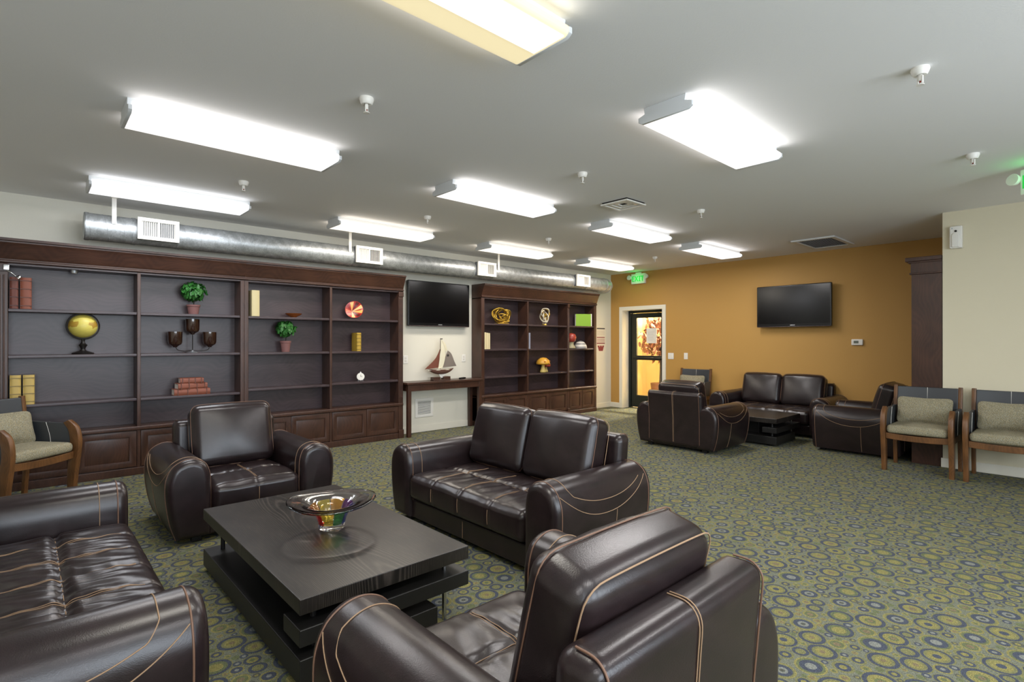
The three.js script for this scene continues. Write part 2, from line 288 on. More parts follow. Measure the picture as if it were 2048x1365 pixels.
// ---------------------------------------------------------------- duct with its grilles and straps
{
  const r = .128, y = 2.452, z = -6.48, x0 = .40, x1 = 8.30, t = thing('air_duct', 'galvanised round air duct running above the bookcases', 'duct', [0, 0, 0]);
  const g = at(fin(new THREE.CylinderGeometry(r, r, x1 - x0, 48, 1, true)), (x0 + x1) / 2, y, z, 0, 0, Math.PI / 2); part('pipe', g, Mt.zinc, t);
  part('end_cap', at(fin(new THREE.CylinderGeometry(r, r, .01, 48)), x0 + .004, y, z, 0, 0, Math.PI / 2), Mt.zinc, t);
  const hp = []; const turns = Math.floor((x1 - x0) / .13); for (let i = 0; i <= turns * 20; i++) { const a = i / 20 * Math.PI * 2; hp.push(new THREE.Vector3(x0 + (x1 - x0) * i / (turns * 20), y + Math.cos(a) * (r + .0005), z + Math.sin(a) * (r + .0005))); }
  part('spiral_seam', fin(new THREE.TubeGeometry(new THREE.CatmullRomCurve3(hp), turns * 20, .0025, 4)), Mt.zinc, t);
  for (const [a] of [[x0 + .02], [.785], [1.165], [3.06], [3.47], [5.03], [5.43], [7.31], [7.72]]) part('collar', at(fin(new THREE.CylinderGeometry(r + .005, r + .005, .03, 48)), a, y, z, 0, 0, Math.PI / 2), Mt.zinc, t);
  // gored elbow at the far end, turning into the back wall
  const el = [], R2 = .24;
  for (let k = 0; k < 5; k++) { const a0 = k / 5 * Math.PI / 2, a1 = (k + 1) / 5 * Math.PI / 2, P = a => new THREE.Vector3(x1 + Math.sin(a) * R2, y, z - R2 + Math.cos(a) * R2);
    const p0 = P(a0), p1 = P(a1), m = p0.clone().add(p1).multiplyScalar(.5), c = fin(new THREE.CylinderGeometry(r + .006, r + .006, p0.distanceTo(p1) + .055, 40)); c.rotateZ(Math.PI / 2); c.rotateY((a0 + a1) / 2); c.translate(m.x, m.y, m.z); el.push(c); }
  el.forEach(c => part('elbow_segment', c, Mt.zinc, t));
  part('wall_flange', at(fin(new THREE.CylinderGeometry(r + .03, r + .03, .012, 40)), x1 + R2, y, ZB + .007, Math.PI / 2), Mt.enamel, t);
  for (const [a, b] of [[.80, 1.15], [3.08, 3.45], [5.05, 5.41], [7.33, 7.70]]) {
    const w = b - a, h = .215, zz = .045;
    const q = part('supply_grille', at(ext(rectPts(-w / 2, w / 2, -h / 2, h / 2), .03, .004, .004, 2, [rectPts(-w / 2 + .035, -.006, -h / 2 + .035, h / 2 - .035), rectPts(.006, w / 2 - .035, -h / 2 + .035, h / 2 - .035)]), 0, 0, zz), Mt.whitePlastic, t, 'white two-bank supply grille');
    q.position.set((a + b) / 2, 2.465, z + r - .005);
    part('grille_box', box(-w / 2 + .006, w / 2 - .006, -h / 2 + .006, h / 2 - .006, -.03, zz - .014), mat({ color: 0x63666a, roughness: .7 }), q);
    const lv = []; for (let k = 0; k < 16; k++) { const x = -w / 2 + .042 + k * (w - .084) / 15; if (Math.abs(x) < .008) continue; lv.push(at(box(-.0015, .0015, -h / 2 + .036, h / 2 - .036, -.008, .008), x, 0, zz, 0, x < 0 ? .5 : -.5)); }
    part('louvers', lv, Mt.whitePlastic, q, null, 'stuff');
  }
  for (const [x, l] of [[.62, 'white hanger strap at the capped end of the duct'], [3.02, 'white hanger strap between the bookcase bays and the alcove'], [5.50, 'white hanger strap above the alcove television']]) {
    const s = thing('duct_strap', l, 'strap', [x, 0, z]);
    part('band', box(-.018, .018, y + .03, H, r + .002, r + .006), Mt.whitePlastic, s); part('anchor', bar(-.025, .025, H - .012, H, r - .03, r + .02), Mt.whitePlastic, s);
  }
}

// ---------------------------------------------------------------- built-in bookcases
const BD = .255;                                   // depth, front at ZB + BD
const crown = [[0, 2.055], [BD + .004, 2.055], [BD + .018, 2.064], [BD + .018, 2.076], [BD + .004, 2.084], [BD + .004, 2.092]]
  .concat(spline2([[BD + .006, 2.094], [BD + .03, 2.15], [BD + .058, 2.215], [BD + .07, 2.235]], 8)).concat([[BD + .07, 2.245], [BD + .085, 2.25], [BD + .085, 2.272], [0, 2.272]]);
function bookcase(label, x0, bays, shelves, stiles) {
  // bays: inner spans; stiles: [x0,x1,fluted] uprights between and beside the bays
  const xe = stiles[stiles.length - 1][1], t = thing('bookcase', label, 'bookcase', [x0, 0, ZB]), w = xe - x0;
  part('back_panel', box(0, w, .45, 2.056, .001, .012), Mt.espresso, t, 'dark back board');
  part('base', [bar(0, w, .0, .45, .004, BD - .022, .002), bar(0, w, 0, .075, BD - .03, BD + .006, .004)], Mt.mahogany, t);
  part('counter', bar(0, w, .452, .492, .012, BD + .01, .008), Mt.mahogany, t);
  part('top_panel', box(0, w, 2.04, 2.056, .012, BD - .004), Mt.espresso, t);
  const cr = ext(crown.map(p => [p[0], p[1]]), w); cr.rotateY(-Math.PI / 2); cr.translate(w / 2, 0, 0); part('cornice', boxuv(cr), Mt.mahoganyH, t, 'red brown crown cornice');
  stiles.forEach(([a, b, fl], i) => {
    const p = a - x0, q = b - x0, first = i === 0, last = i === stiles.length - 1;
    const st = part(first || last ? 'side_panel' : 'divider', bar(p, q, .075, 2.055, .01, BD - .002, .003), Mt.mahogany, t);
    if (fl) { const rods = []; const n = 4; for (let k = 0; k < n; k++) { const xx = p + (q - p) * (k + 1) / (n + 1); rods.push(at(cyl(.006, .006, 1.38, 8), xx, 1.26, BD - .001)); } part('fluting', rods, Mt.mahogany, st);
      part('block', bar(p - .004, q + .004, .0, .12, BD - .006, BD + .016), Mt.mahogany, st); part('block', bar(p - .003, q + .003, 1.98, 2.05, BD - .006, BD + .012), Mt.mahogany, st); }
  });
  bays.forEach(([a, b], i) => {
    for (const y of shelves[i]) part('shelf', bar(a - x0, b - x0, y - .028, y, .012, BD - .012, .004), Mt.espresso, t);
    const n = 2, dw = (b - a - .012) / n;
    for (let k = 0; k < n; k++) {
      const p = a - x0 + .004 + k * (dw + .004), q = p + dw, y0 = .085, y1 = .445;
      const d = part('door', at(ext(rectPts(p, q, y0, y1), .02, .003, .003, 2, [rectPts(p + .06, q - .06, y0 + .06, y1 - .06)]), 0, 0, BD - .012), Mt.mahogany, t);
      part('door_panel', at(ext(rectPts(p + .058, q - .058, y0 + .058, y1 - .058), .016, .026, .007, 1), 0, 0, BD - .014), Mt.mahogany, d, 'raised panel');
    }
  });
  return t;
}
bookcase('dark mahogany bookcase holding the globe and the candle holder', -.26, [[-.125, .83], [.86, 1.80]], [[1.65, 1.228, .776], [1.65, 1.228, .776]], [[-.26, -.125, 1], [.83, .86], [1.80, 1.841]]);
bookcase('dark mahogany bookcase holding the round plate and the small clock', 1.842, [[1.885, 2.85], [2.88, 3.84]], [[1.648, 1.225, .806], [1.648, 1.225, .82]], [[1.842, 1.885], [2.85, 2.88], [3.84, 3.912, 1]]);
bookcase('dark mahogany bookcase of three bays beside the alcove and the exit', 5.326, [[5.39, 6.34], [6.37, 7.365], [7.415, 8.14]], [[1.645, 1.23, .785], [1.645, 1.228, .8], [1.648, 1.222, .803]], [[5.326, 5.39], [6.34, 6.37], [7.365, 7.415, 1], [8.14, 8.207]]);
{ // the bookcase by the beige wall, seen from its side
  const x0 = XN + .01, x1 = XR - .02, z1 = ZN - .006, z0 = z1 - .27, t = thing('bookcase', 'tall dark wood cabinet seen from its flat side beside the beige wall', 'bookcase', [0, 0, 0]);
  part('side_panel', bar(x0, x0 + .03, 0, 2.1, z0, z1, .003), Mt.mahogany, t); part('side_panel', bar(x1 - .03, x1, 0, 2.1, z0, z1, .003), Mt.mahogany, t);
  part('back_panel', box(x0 + .03, x1 - .03, 0, 2.1, z1 - .012, z1), Mt.espresso, t);
  for (const y of [.08, .49, .8, 1.23, 1.65, 2.1]) part('shelf', bar(x0 + .03, x1 - .03, y - .028, y, z0 + .005, z1 - .012), Mt.espresso, t);
  part('frieze', bar(x0 - .006, x1, 2.1, 2.235, z0 - .006, z1, .004), Mt.mahogany, t);
  part('cornice', [bar(x0 - .016, x1, 2.098, 2.118, z0 - .016, z1), bar(x0 - .014, x1, 2.225, 2.245, z0 - .03, z1), bar(x0 - .02, x1, 2.245, 2.29, z0 - .055, z1)], Mt.mahogany, t);
}

// ---------------------------------------------------------------- leather seating (faces +z, origin at the middle of its footprint)
const HP = Math.PI / 2, AW = .265, AH = .565, SD = .92;
const armPts = spline2([[0, .04], [0, .2], [0, .36], [.006, .46], [.035, .53], [.10, .563], [.165, .558], [.225, .52], [.258, .45], [.265, .37], [.258, .27], [.236, .14], [.205, .04]], 60);
function armOut(y) { // outer face at height y
  const k = armPts.findIndex((p, i) => i > 30 && p[1] <= y); if (k < 1) return .1; const a = armPts[k - 1], b = armPts[k]; return a[0] + (b[0] - a[0]) * (a[1] - y) / (a[1] - b[1] + 1e-9);
}
const armGeo = s => { const g = ext(armPts.map(([x, y]) => [s * x, y]).slice().reverse(), SD, .045, .05, 5); return g; };
const stitchOn = (f, n, r = .0022) => { const p = []; for (let i = 0; i <= n; i++) p.push(f(i / n)); return tube(p, r, n * 2, 5); };
const leather = Mt.leather;
function backCushion(w, seedv) {
  const h = .49, d = .2, g = rbox(w, h, d, .065, [10, 8, 2], (p, t) => {
    const e = (1 - t.x * t.x) * (1 - t.y * t.y), s = Math.sign(t.z) || 0;
    p.z += s * .03 * Math.max(0, e) * (s > 0 ? 1 : .4);
    p.y -= .012 * t.x * t.x * Math.max(0, t.y);
    const wr = N3(p.x * 5 + seedv, p.y * 4, seedv) * .004 + Math.sin(p.x * 46 + 3 * N3(p.x * 4, p.y * 4, seedv)) * .0022 * sm(.35, .95, t.y);
    if (t.z > .5) p.z += wr;
  }, 4);
  return g;
}
function cushionPiping(w, z, inset = .012) {
  const h = .49, r = .06, x = w / 2 - inset, y = h / 2 - inset, P = [];
  for (const [sx, sy, a0] of [[1, 1, 0], [-1, 1, 90], [-1, -1, 180], [1, -1, 270]]) for (let k = 0; k <= 4; k++) { const a = (a0 + k * 22.5) * Math.PI / 180; P.push(new THREE.Vector3(sx * (x - r) + Math.cos(a) * r, sy * (y - r) + Math.sin(a) * r, z)); }
  return fin(new THREE.TubeGeometry(new THREE.CatmullRomCurve3(P, true, 'centripetal'), 96, .0024, 6, true));
}
function leatherSeat(name, label, category, pos, turn, iw, seats, sd, { div = seats * 2, crease = .5 } = {}) {
  const t = thing(name, label, category, pos, turn), zf = SD / 2;
  // arms
  for (const s of [-1, 1]) {
    const a = part('arm', at(armGeo(s), s * iw / 2, 0, 0), leather, t);
    const outline = armPts.map(([x, y]) => new THREE.Vector3(s * (iw / 2 + x), y, 0));
    for (const z of [zf - .05, -zf + .05]) part('piping', fin(new THREE.TubeGeometry(new THREE.CatmullRomCurve3(outline.map(v => v.clone().setZ(z))), 90, .0034, 6)), Mt.piping, a);
    const side = (z, y) => new THREE.Vector3(s * (iw / 2 + armOut(y) + .0006), y, z);
    const arc = (z0, z1, y0, yd, k0 = 0) => { const P = []; for (let i = 0; i <= 28; i++) { const k = k0 + (1 - k0) * i / 28, u = k * 2 - 1; P.push(side(z0 + (z1 - z0) * k, yd + (y0 - yd) * Math.abs(u) ** 2.2)); } return P; };
    const last = armPts.findIndex((p, i) => i > 30 && p[1] <= .535), seam = armPts.slice(4, last + 1).map(p => new THREE.Vector3(s * (iw / 2 + p[0] * 1.004 + (p[0] < .02 ? -.0008 : 0)), p[1] + .0008, zf - .13));
    const st = [tube(arc(zf - .055, -zf + .07, .50, .345), .0022, 60, 5), tube([...seam, ...arc(zf - .13, -zf + .13, .50, .425, .05)], .0022, 120, 5), stitchOn(k => side(-.08, .05 + .295 * k), 10)];
    part('stitching', st, Mt.stitch, a, 'tan contrast stitching');
  }
  // base and back frame
  part('base', at(rbox(iw + .05, .135, .84, .012, [2, 1, 2]), 0, .105, -.005), leather, t);
  for (const [x, z] of [[-1, 1], [1, 1], [-1, -1], [1, -1]]) part('foot', bar(x * (iw / 2 + .08) - .03, x * (iw / 2 + .08) + .03, 0, .045, z * .37 - .03, z * .37 + .03), Mt.black, t);
  const bw = iw + .16, fr = part('back_frame', at(rbox(bw, .675, .135, .05, [6, 5, 1], (p, q) => { p.z += -.03 * Math.max(0, q.y) + .0; p.z += (q.z < 0 ? -1 : 1) * .006 * (1 - q.x * q.x) * (1 - q.y * q.y); }, 4), 0, .05 + .3375, -.392), leather, t);
  const bz = y => -.392 - .0675 - .03 * Math.max(0, (y - .3875) / .3375) - .004;
  const over = (x, o) => { const P = [], qx = x / (bw / 2), put = (y, z, qy) => P.push(new THREE.Vector3(x, .3875 + y, -.392 + z - .03 * Math.max(0, qy))); for (let k = 0; k <= 8; k++) { const y = -.29 + k * .072, qy = y / .3375; put(y, -.0675 - o - .006 * (1 - qx * qx) * (1 - qy * qy), qy); } for (let k = 1; k <= 6; k++) { const a = k / 6 * HP; put(.2875 + (.05 + o) * Math.sin(a), -.0175 - (.05 + o) * Math.cos(a), .87 + .13 * k / 6); } put(.3375 + o, .02, 1); return P; };
  const bst = [-.006, .006].map(dx => tube(over(dx, .002), .002, 60, 5));
  part('stitching', bst, Mt.stitch, fr, 'double tan stitching');
  for (const s of [-1, 1]) part('piping', tube(over(s * (bw / 2 - .03), .0015), .003, 60, 6), Mt.piping, fr);
  // seat cushion with seams and puckers
  const cw = iw - .008, ch = .19, cd = .66, cz = zf - .005 - cd / 2, cy = .178 + ch / 2, nx = Math.round(cw * (crease > .7 ? 90 : 50));
  const seamX = []; for (let k = 1; k < div; k++) seamX.push(-cw / 2 + cw * k / div);
  const seamZ = [cz + .02];
  const top = (x, z) => {   // added height over the flat top, seat coordinates
    let e = .022 * (1 - Math.pow(Math.abs(x / (cw / 2)), 4)) * (1 - Math.pow(Math.abs((z - cz) / (cd / 2)), 4)), g = 0;
    for (const s of seamX) { const q = Math.abs(x - s); g += .007 * Math.exp(-q * q / .00022); e += .003 * crease * Math.sin(z * 62 + 5 * N3(x * 3, z * 3, s * 9)) * Math.exp(-q / .05) * (q > .004 ? 1 : .2); }
    for (const s of seamZ) { const d = z - s, q = Math.abs(d), fall = d > 0 ? .16 : .09; g += (.008 + .012 * crease) * Math.exp(-q * q / .0004);
      e += crease * (.0085 * Math.sin(x * 80 + 6 * N3(x * 5, z * 3, 2) + d * 14) + .005 * N3(x * 24, z * 6, 5)) * Math.exp(-q / fall) * sm(0, .02, q); }
    return e - g + .006 * N3(x * 7 + pos[0], z * 7, pos[2]);
  };
  const seat = part('seat_cushion', at(rbox(cw, ch, cd, .05, [nx, 1, 40], (p, q) => { if (q.y > .2) p.y += top(p.x, p.z + cz) * sm(.2, 1, q.y); if (q.z > .6) { let g = 0; for (const s of seamX) { const d = p.x - s; g += .006 * Math.exp(-d * d / .0002); } p.z += .012 * (1 - q.y * q.y) * (1 - Math.pow(q.x, 6)) - g * sm(.6, 1, q.z); } }, 4), 0, cy, cz), leather, t);
  const topY = (x, z) => cy + ch / 2 + top(x, z) + .0012, ss = [];
  for (const s of seamX) { for (const o of seats > 0 ? [-.005, .005] : [0]) ss.push(stitchOn(k => { const z = cz - cd / 2 + .14 + k * (cd - .20); return new THREE.Vector3(s + o, topY(s + o, z), z); }, 26, .0017));
    ss.push(stitchOn(k => { const y = cy + ch / 2 - .05 - k * (ch - .1); return new THREE.Vector3(s, y, cz + cd / 2 + .012 * (1 - ((y - cy) / (ch / 2)) ** 2) - .005); }, 8, .002)); }
  for (const s of seamZ) ss.push(stitchOn(k => { const x = -cw / 2 + .06 + k * (cw - .12); return new THREE.Vector3(x, topY(x, s), s); }, 40, .0017));
  part('stitching', ss, Mt.stitch, seat, 'tan seam stitching');
  part('base_stitching', [tube([[0, .05, .4165], [0, .1, .4165], [0, .16, .4165]], .002, 6, 5)], Mt.stitch, t);
  // back cushions
  for (let k = 0; k < seats; k++) {
    const w = seats === 1 ? iw : iw / 2 + .005, x = (k - (seats - 1) / 2) * w;
    const c = part('back_cushion', backCushion(w - .006, sd + k * 3.7), leather, t); c.position.set(x, .607, -.235); c.rotation.x = -.25;
    part('piping', cushionPiping(w - .006, -.086), Mt.stitch, c, 'tan piping'); part('piping', cushionPiping(w - .006, .05, .004), Mt.piping, c);
  }
  return t;
}
leatherSeat('leather_armchair', 'dark brown leather armchair in front of the bookcase, facing the glass bowl', 'armchair', [1.23, 0, -4.49], 0, .60, 1, 1.3);
leatherSeat('leather_loveseat', 'dark brown leather two-seat sofa with its back to the open carpet', 'sofa', [2.55, 0, -2.83], -HP, 1.24, 2, 4.1);
leatherSeat('leather_loveseat', 'dark brown leather two-seat sofa with creased seat in front of the wooden chair', 'sofa', [-.04, 0, -2.84], HP, 1.52, 2, 7.7, { div: 6, crease: 1 });
leatherSeat('leather_armchair', 'dark brown leather armchair turned towards the glass bowl, its tan-stitched back bare', 'armchair', [1.18, 0, -1.12], Math.PI, .60, 1, 2.6);
leatherSeat('leather_armchair', 'dark brown leather armchair facing the sofa by the orange wall, back turned', 'armchair', [6.46, 0, -3.58], HP, .60, 1, 5.2);
leatherSeat('leather_loveseat', 'dark brown leather two-seat sofa against the orange wall under the television', 'sofa', [8.50, 0, -3.31], -HP, 1.21, 2, 9.4);
leatherSeat('leather_armchair', 'dark brown leather armchair beside the wooden chairs, its arm side to the carpet', 'armchair', [7.78, 0, -1.945], Math.PI, .60, 1, 6.6);

// ---------------------------------------------------------------- coffee tables
function coffeeTable(label, x, z) {
  const t = thing('coffee_table', label, 'coffee table', [x, 0, z]), w = .815, l = 1.51;
  part('table_top', at(rbox(w, .063, l, .004, [1, 1, 1], null, 1), 0, .3275, 0), Mt.ash, t, 'black stained top with visible grain');
  part('lower_shelf', at(rbox(w - .18, .10, l, .004, [1, 1, 1], null, 1), -.09, .074, 0), Mt.blackWood, t);
  for (const s of [-1, 1]) part('cross_rail', bar(-w / 2 + (s < 0 ? .3 : 0), w / 2, .172, .24, s * (l / 2 - .09) - .09, s * (l / 2 - .09) + .09), Mt.blackWood, t);
  part('centre_box', bar(-.2, .2, .124, .297, -.45, .45), Mt.blackWood, t);
  for (const [a, b] of [[-1, -1], [-1, 1], [1, -1], [1, 1]]) part('post', at(a > 0 ? cyl(.011, .011, .296, 14) : cyl(.012, .012, .172, 14), a * (w / 2 - .085), a > 0 ? .148 : .21, b * (l / 2 - .085)), a > 0 ? Mt.chrome : Mt.blackWood, t, a > 0 ? 'chrome post' : null);
  for (const [a, b] of [[-1, -1], [-1, 1], [1, -1], [1, 1]]) part('foot', bar(a * .25 - .1, a * .25 - .04, 0, .026, b * .65 - .03, b * .65 + .03), Mt.black, t);
  return t;
}
coffeeTable('low black coffee table under the glass bowl', 1.182, -2.812);
coffeeTable('low black coffee table with chrome posts before the sofa on the orange wall', 7.49, -3.515);

// ---------------------------------------------------------------- glass bowl
{
  const p = onY(664, 1056, .359), t = thing('glass_bowl', 'wide-rimmed clear glass bowl with a rainbow coloured cup', 'bowl', [p.x, .3595, p.z]); t.scale.setScalar(1.22);
  const out = spline2([[.052, .002], [.056, .02], [.066, .055], [.085, .085], [.12, .105], [.165, .114], [.186, .118]], 26), inn = spline2([[.186, .124], [.16, .121], [.112, .112], [.074, .092], [.054, .058], [.036, .026], [0, .020]], 26);
  const g = new THREE.LatheGeometry([[0, .002], ...out, ...inn].map(q => new THREE.Vector2(q[0], q[1])), 72), ps = g.attributes.position;
  for (let i = 0; i < ps.count; i++) { const x = ps.getX(i), z = ps.getZ(i), r = Math.hypot(x, z), a = Math.atan2(z, x); ps.setY(i, ps.getY(i) + .007 * Math.sin(a * 2 + .6) * sm(.08, .186, r)); }
  g.computeVertexNormals();
  part('bowl', fin(g), phy({ color: 0xffffff, roughness: .02, transmission: 1, thickness: .01, ior: 1.5, attenuationColor: new THREE.Color(.86, .9, .98), attenuationDistance: .2 }), t, 'clear glass rim and cup');
  const cols = [[.75, .03, .02, 'red'], [.95, .78, .12, 'yellow'], [.08, .42, .12, 'green'], [.04, .10, .5, 'blue'], [.25, .05, .35, 'violet'], [.95, .5, .05, 'orange'], [.95, .75, .1, 'yellow'], [.9, .4, .05, 'orange']];
  cols.forEach((c, i) => { // strips of coloured glass wound inside the cup
    const a0 = (-107 + i * 45) * Math.PI / 180, prof = [[.046, .024], [.053, .04], [.0605, .058], [.073, .085], [.09, .101]];
    const lg = new THREE.LatheGeometry(prof.map(q => new THREE.Vector2(q[0], q[1])), 8, a0, Math.PI / 4 - .05);
    part('colour_strip', fin(lg), phy({ color: new THREE.Color().setRGB(c[0], c[1], c[2]), roughness: .1, transmission: .75, thickness: 0 }), t, c[3] + ' glass strip');
  });
}

// ---------------------------------------------------------------- wooden arm chairs
function woodChair(label, x, z, turn) {
  const t = thing('wooden_armchair', label, 'chair', [x, 0, z], turn), hw = .30, lw = .042;
  const front = spline2([[.19, 0], [.19, .2], [.205, .36], [.218, .48], [.20, .58], [.15, .645]], 16).concat(spline2([[.20, .668], [.272, .61], [.302, .49], [.29, .36], [.266, .2], [.246, 0]], 16));
  const rear = spline2([[-.27, 0], [-.255, .25], [-.25, .42], [-.275, .66], [-.30, .87]], 12).concat(spline2([[-.265, .872], [-.24, .66], [-.212, .42], [-.218, .25], [-.238, 0]], 12));
  const sideways = (pts, th, s) => { const g = ext(pts, th, .005, .005, 2); g.rotateY(-HP); g.translate(s, 0, 0); return boxuv(g); };
  for (const s of [-1, 1]) {
    part('front_leg', sideways(front, lw, s * (hw - lw / 2)), Mt.honey, t); part('rear_leg', sideways(rear, .036, s * (hw - lw / 2)), Mt.honey, t);
    const ap = part('arm_panel', sideways([[-.25, .40], [.23, .40], [.235, .5], [.215, .585], [.165, .638], [-.265, .655]], .03, s * (hw - lw / 2)), Mt.vinyl, t, 'charcoal vinyl arm panel');
    for (const o of [-.017, .017]) part('stitching', tube([[s * (hw - lw / 2) + o, .645, -.02], [s * (hw - lw / 2) + o, .52, .02], [s * (hw - lw / 2) + o, .41, .03]], .002, 10, 4), Mt.paper, ap, 'pale stitching');
    part('side_rail', bar(s * (hw - lw / 2) - .012, s * (hw - lw / 2) + .012, .335, .40, -.22, .24), Mt.honey, t);
  }
  part('front_rail', at(rbox(2 * hw - 2 * lw, .06, .028, .004, [8, 1, 1], (p, q) => { p.z += .0; p.y += -.012 * (1 - q.x * q.x) + .006; }), 0, .362, .245), Mt.honey, t);
  part('rear_rail', bar(-hw + lw, hw - lw, .335, .40, -.245, -.215), Mt.honey, t);
  part('seat_cushion', at(rbox(2 * hw - 2 * lw - .004, .085, .50, .035, [8, 1, 8], (p, q) => { if (q.y > 0) p.y += .012 * (1 - q.x * q.x) * (1 - q.z ** 4); p.z += .012 * (1 - q.x * q.x) * Math.max(0, q.z); }), 0, .438, .02), Mt.tweed, t, 'striped grey beige seat cushion');
  const b = part('backrest', at(rbox(2 * hw - .075, .40, .035, .012, [8, 4, 1], (p, q) => { p.z -= .03 * (1 - q.x * q.x); }), 0, .66, -.255, -.12), Mt.vinyl, t, 'charcoal vinyl back');
  part('stitching', tube([[0, .855, -.291], [0, .70, -.274], [0, .52, -.252]], .002, 8, 4), Mt.paper, b, 'pale stitching');
  return t;
}
function pillow(label, x, y, z, turn, tilt, roll = 0, w = .49) {
  const o = single('lumbar_pillow', label, 'pillow', rbox(w, .29, .13, .055, [10, 6, 2], (p, q) => { const e = Math.max(0, 1 - q.x * q.x) * Math.max(0, 1 - q.y * q.y); p.z *= .35 + .75 * e; p.x *= 1 - .05 * (1 - q.y * q.y) * Math.abs(q.x); p.y *= 1 - .08 * (1 - Math.abs(q.x)); }, 3), Mt.tweed);
  o.position.set(x, y, z); o.rotation.order = 'YXZ'; o.rotation.set(tilt, turn, roll); return o;
}
woodChair('wooden arm chair with tweed seat between the leather sofa and the bookcase with the globe', -.06, -6.02, .71);
woodChair('wooden arm chair with tweed seat at the corner of the beige wall', 6.93, -1.237, -HP);
woodChair('wooden arm chair with tweed seat along the beige wall, farther from the wood cabinet', 6.93, -.572, -HP);
woodChair('wooden arm chair against the orange wall beside the light switches', 8.63, -4.86, -HP);
pillow('tweed lumbar pillow leaning askew on the chair by the globe bookcase', -.06 - .125 * Math.sin(.71), .622, -6.02 - .125 * Math.cos(.71), .71, -.3, -.06);
pillow('tweed lumbar pillow on the chair at the beige wall corner', 7.055, .615, -1.237, -HP, -.2);
pillow('tweed lumbar pillow on the chair farther along the beige wall', 7.055, .615, -.572, -HP, -.2);
pillow('tweed lumbar pillow on the chair beside the light switches', 8.755, .615, -4.86, -HP, -.2);

// ---------------------------------------------------------------- televisions
function television(label, x, y, z, turn, w, h, off) {
  const t = thing('television', label, 'television', [x, y, z], turn);
  part('casing', at(rbox(w, h, .055, .012, [1, 1, 1]), 0, 0, off), Mt.bezel, t);
  part('screen', box(-w / 2 + .022, w / 2 - .022, -h / 2 + .05, h / 2 - .022, off + .0276, off + .029), Mt.screen, t, 'dark switched-off screen');
  part('lower_trim', bar(-w / 2 + .01, w / 2 - .01, -h / 2 - .002, -h / 2 + .010, off + .02, off + .031), mat({ color: 0x3a2a2c, roughness: .25 }), t);
  part('maker_mark', bar(-.035, .035, -h / 2 + .020, -h / 2 + .032, off + .027, off + .0295, .001), Mt.silver, t, 'small silver mark');
  part('wall_bracket', bar(-.2, .2, -.15, .15, .001, off - .02), Mt.black, t);
  return t;
}
television('black flat television on the cream wall above the model sailboat', 4.645, 1.917, ZB, 0, 1.12, .672, .075);
television('black flat television on the orange wall above the sofa', XR, 1.915, -3.215, -HP, 1.10, .66, .10);

// ---------------------------------------------------------------- console table in the alcove
{
  const t = thing('console_table', 'dark wood console table under the alcove television', 'console table', [0, 0, 0]), x0 = 3.935, x1 = 5.305, z0 = ZB + .02, z1 = -6.49;
  part('table_top', bar(x0, x1, .74, .772, z0, z1, .005), Mt.mahoganyH, t);
  part('apron', [bar(x0 + .03, x1 - .03, .648, .74, z1 - .045, z1 - .02), bar(x0 + .03, x1 - .03, .648, .74, z0 + .01, z0 + .035), bar(x0 + .03, x0 + .055, .648, .74, z0 + .03, z1 - .03), bar(x1 - .055, x1 - .03, .648, .74, z0 + .03, z1 - .03)], Mt.mahogany, t);
  for (const x of [x0 + .02, x1 - .075]) for (const z of [z0 + .005, z1 - .07]) part('leg', bar(x, x + .055, 0, .74, z, z + .055), Mt.mahogany, t);
  const g = thing('wall_grille', 'white return grille low on the alcove wall under the console', 'grille', [4.42, .36, ZB]);
  part('grille_frame', at(ext(rectPts(-.16, .16, -.14, .14), .014, .003, .003, 2, [rectPts(-.115, .115, -.095, .095)]), 0, 0, .008), Mt.whitePlastic, g);
  part('backing', box(-.116, .116, -.096, .096, .001, .004), mat({ color: 0x77797c, roughness: .8 }), g);
  const lv = []; for (let k = 0; k < 11; k++) lv.push(at(box(-.115, .115, -.0015, .0015, -.006, .006), 0, -.085 + k * .017, .009, .6)); part('louvers', lv, Mt.whitePlastic, g, null, 'stuff');
}
function plate(name, label, cat, pos, turn, w, h, fill) {
  const t = thing(name, label, cat, pos, turn); part('cover_plate', at(rbox(w, h, .008, .003, [1, 1, 1], null, 1), 0, 0, .0045), Mt.whitePlastic, t); fill(t); return t;
}
const outlet = t => { for (const y of [-.02, .02]) part('socket', at(rbox(.03, .028, .004, .002, [1, 1, 1], null, 1), 0, y, .0095), mat({ color: 0xdad6cc, roughness: .4 }), t); };
const rocker = n => t => { for (let k = 0; k < n; k++) part('rocker', at(rbox(.032, .066, .006, .002, [1, 1, 1], null, 1), (k - (n - 1) / 2) * .046, 0, .0095, -.06), Mt.trim, t); };
plate('wall_outlet', 'cream wall outlet left of the model sailboat by the bookcase edge', 'outlet', [4.10, 1.09, ZB], 0, .075, .118, outlet);
plate('wall_outlet', 'cream wall outlet behind the tip of the model sailboat', 'outlet', [5.16, 1.09, ZB], 0, .075, .118, outlet);
plate('light_switch', 'double white light switch beside the door casing', 'switch', [XR, 1.08, -5.42], -HP, .118, .118, rocker(2));
plate('light_switch', 'single white light switch above the wooden chair', 'switch', [XR, 1.085, -5.11], -HP, .075, .118, rocker(1));
{ const t = thing('thermostat', 'white rounded thermostat with a small grey display on the orange wall', 'thermostat', [XR, 1.343, -2.362], -HP);
  part('body', at(rbox(.15, .09, .028, .013, [2, 2, 1]), 0, 0, .0145), Mt.whitePlastic, t); part('display', box(-.042, .02, -.018, .022, .0286, .0292), mat({ color: 0x6d7468, roughness: .3 }), t); }
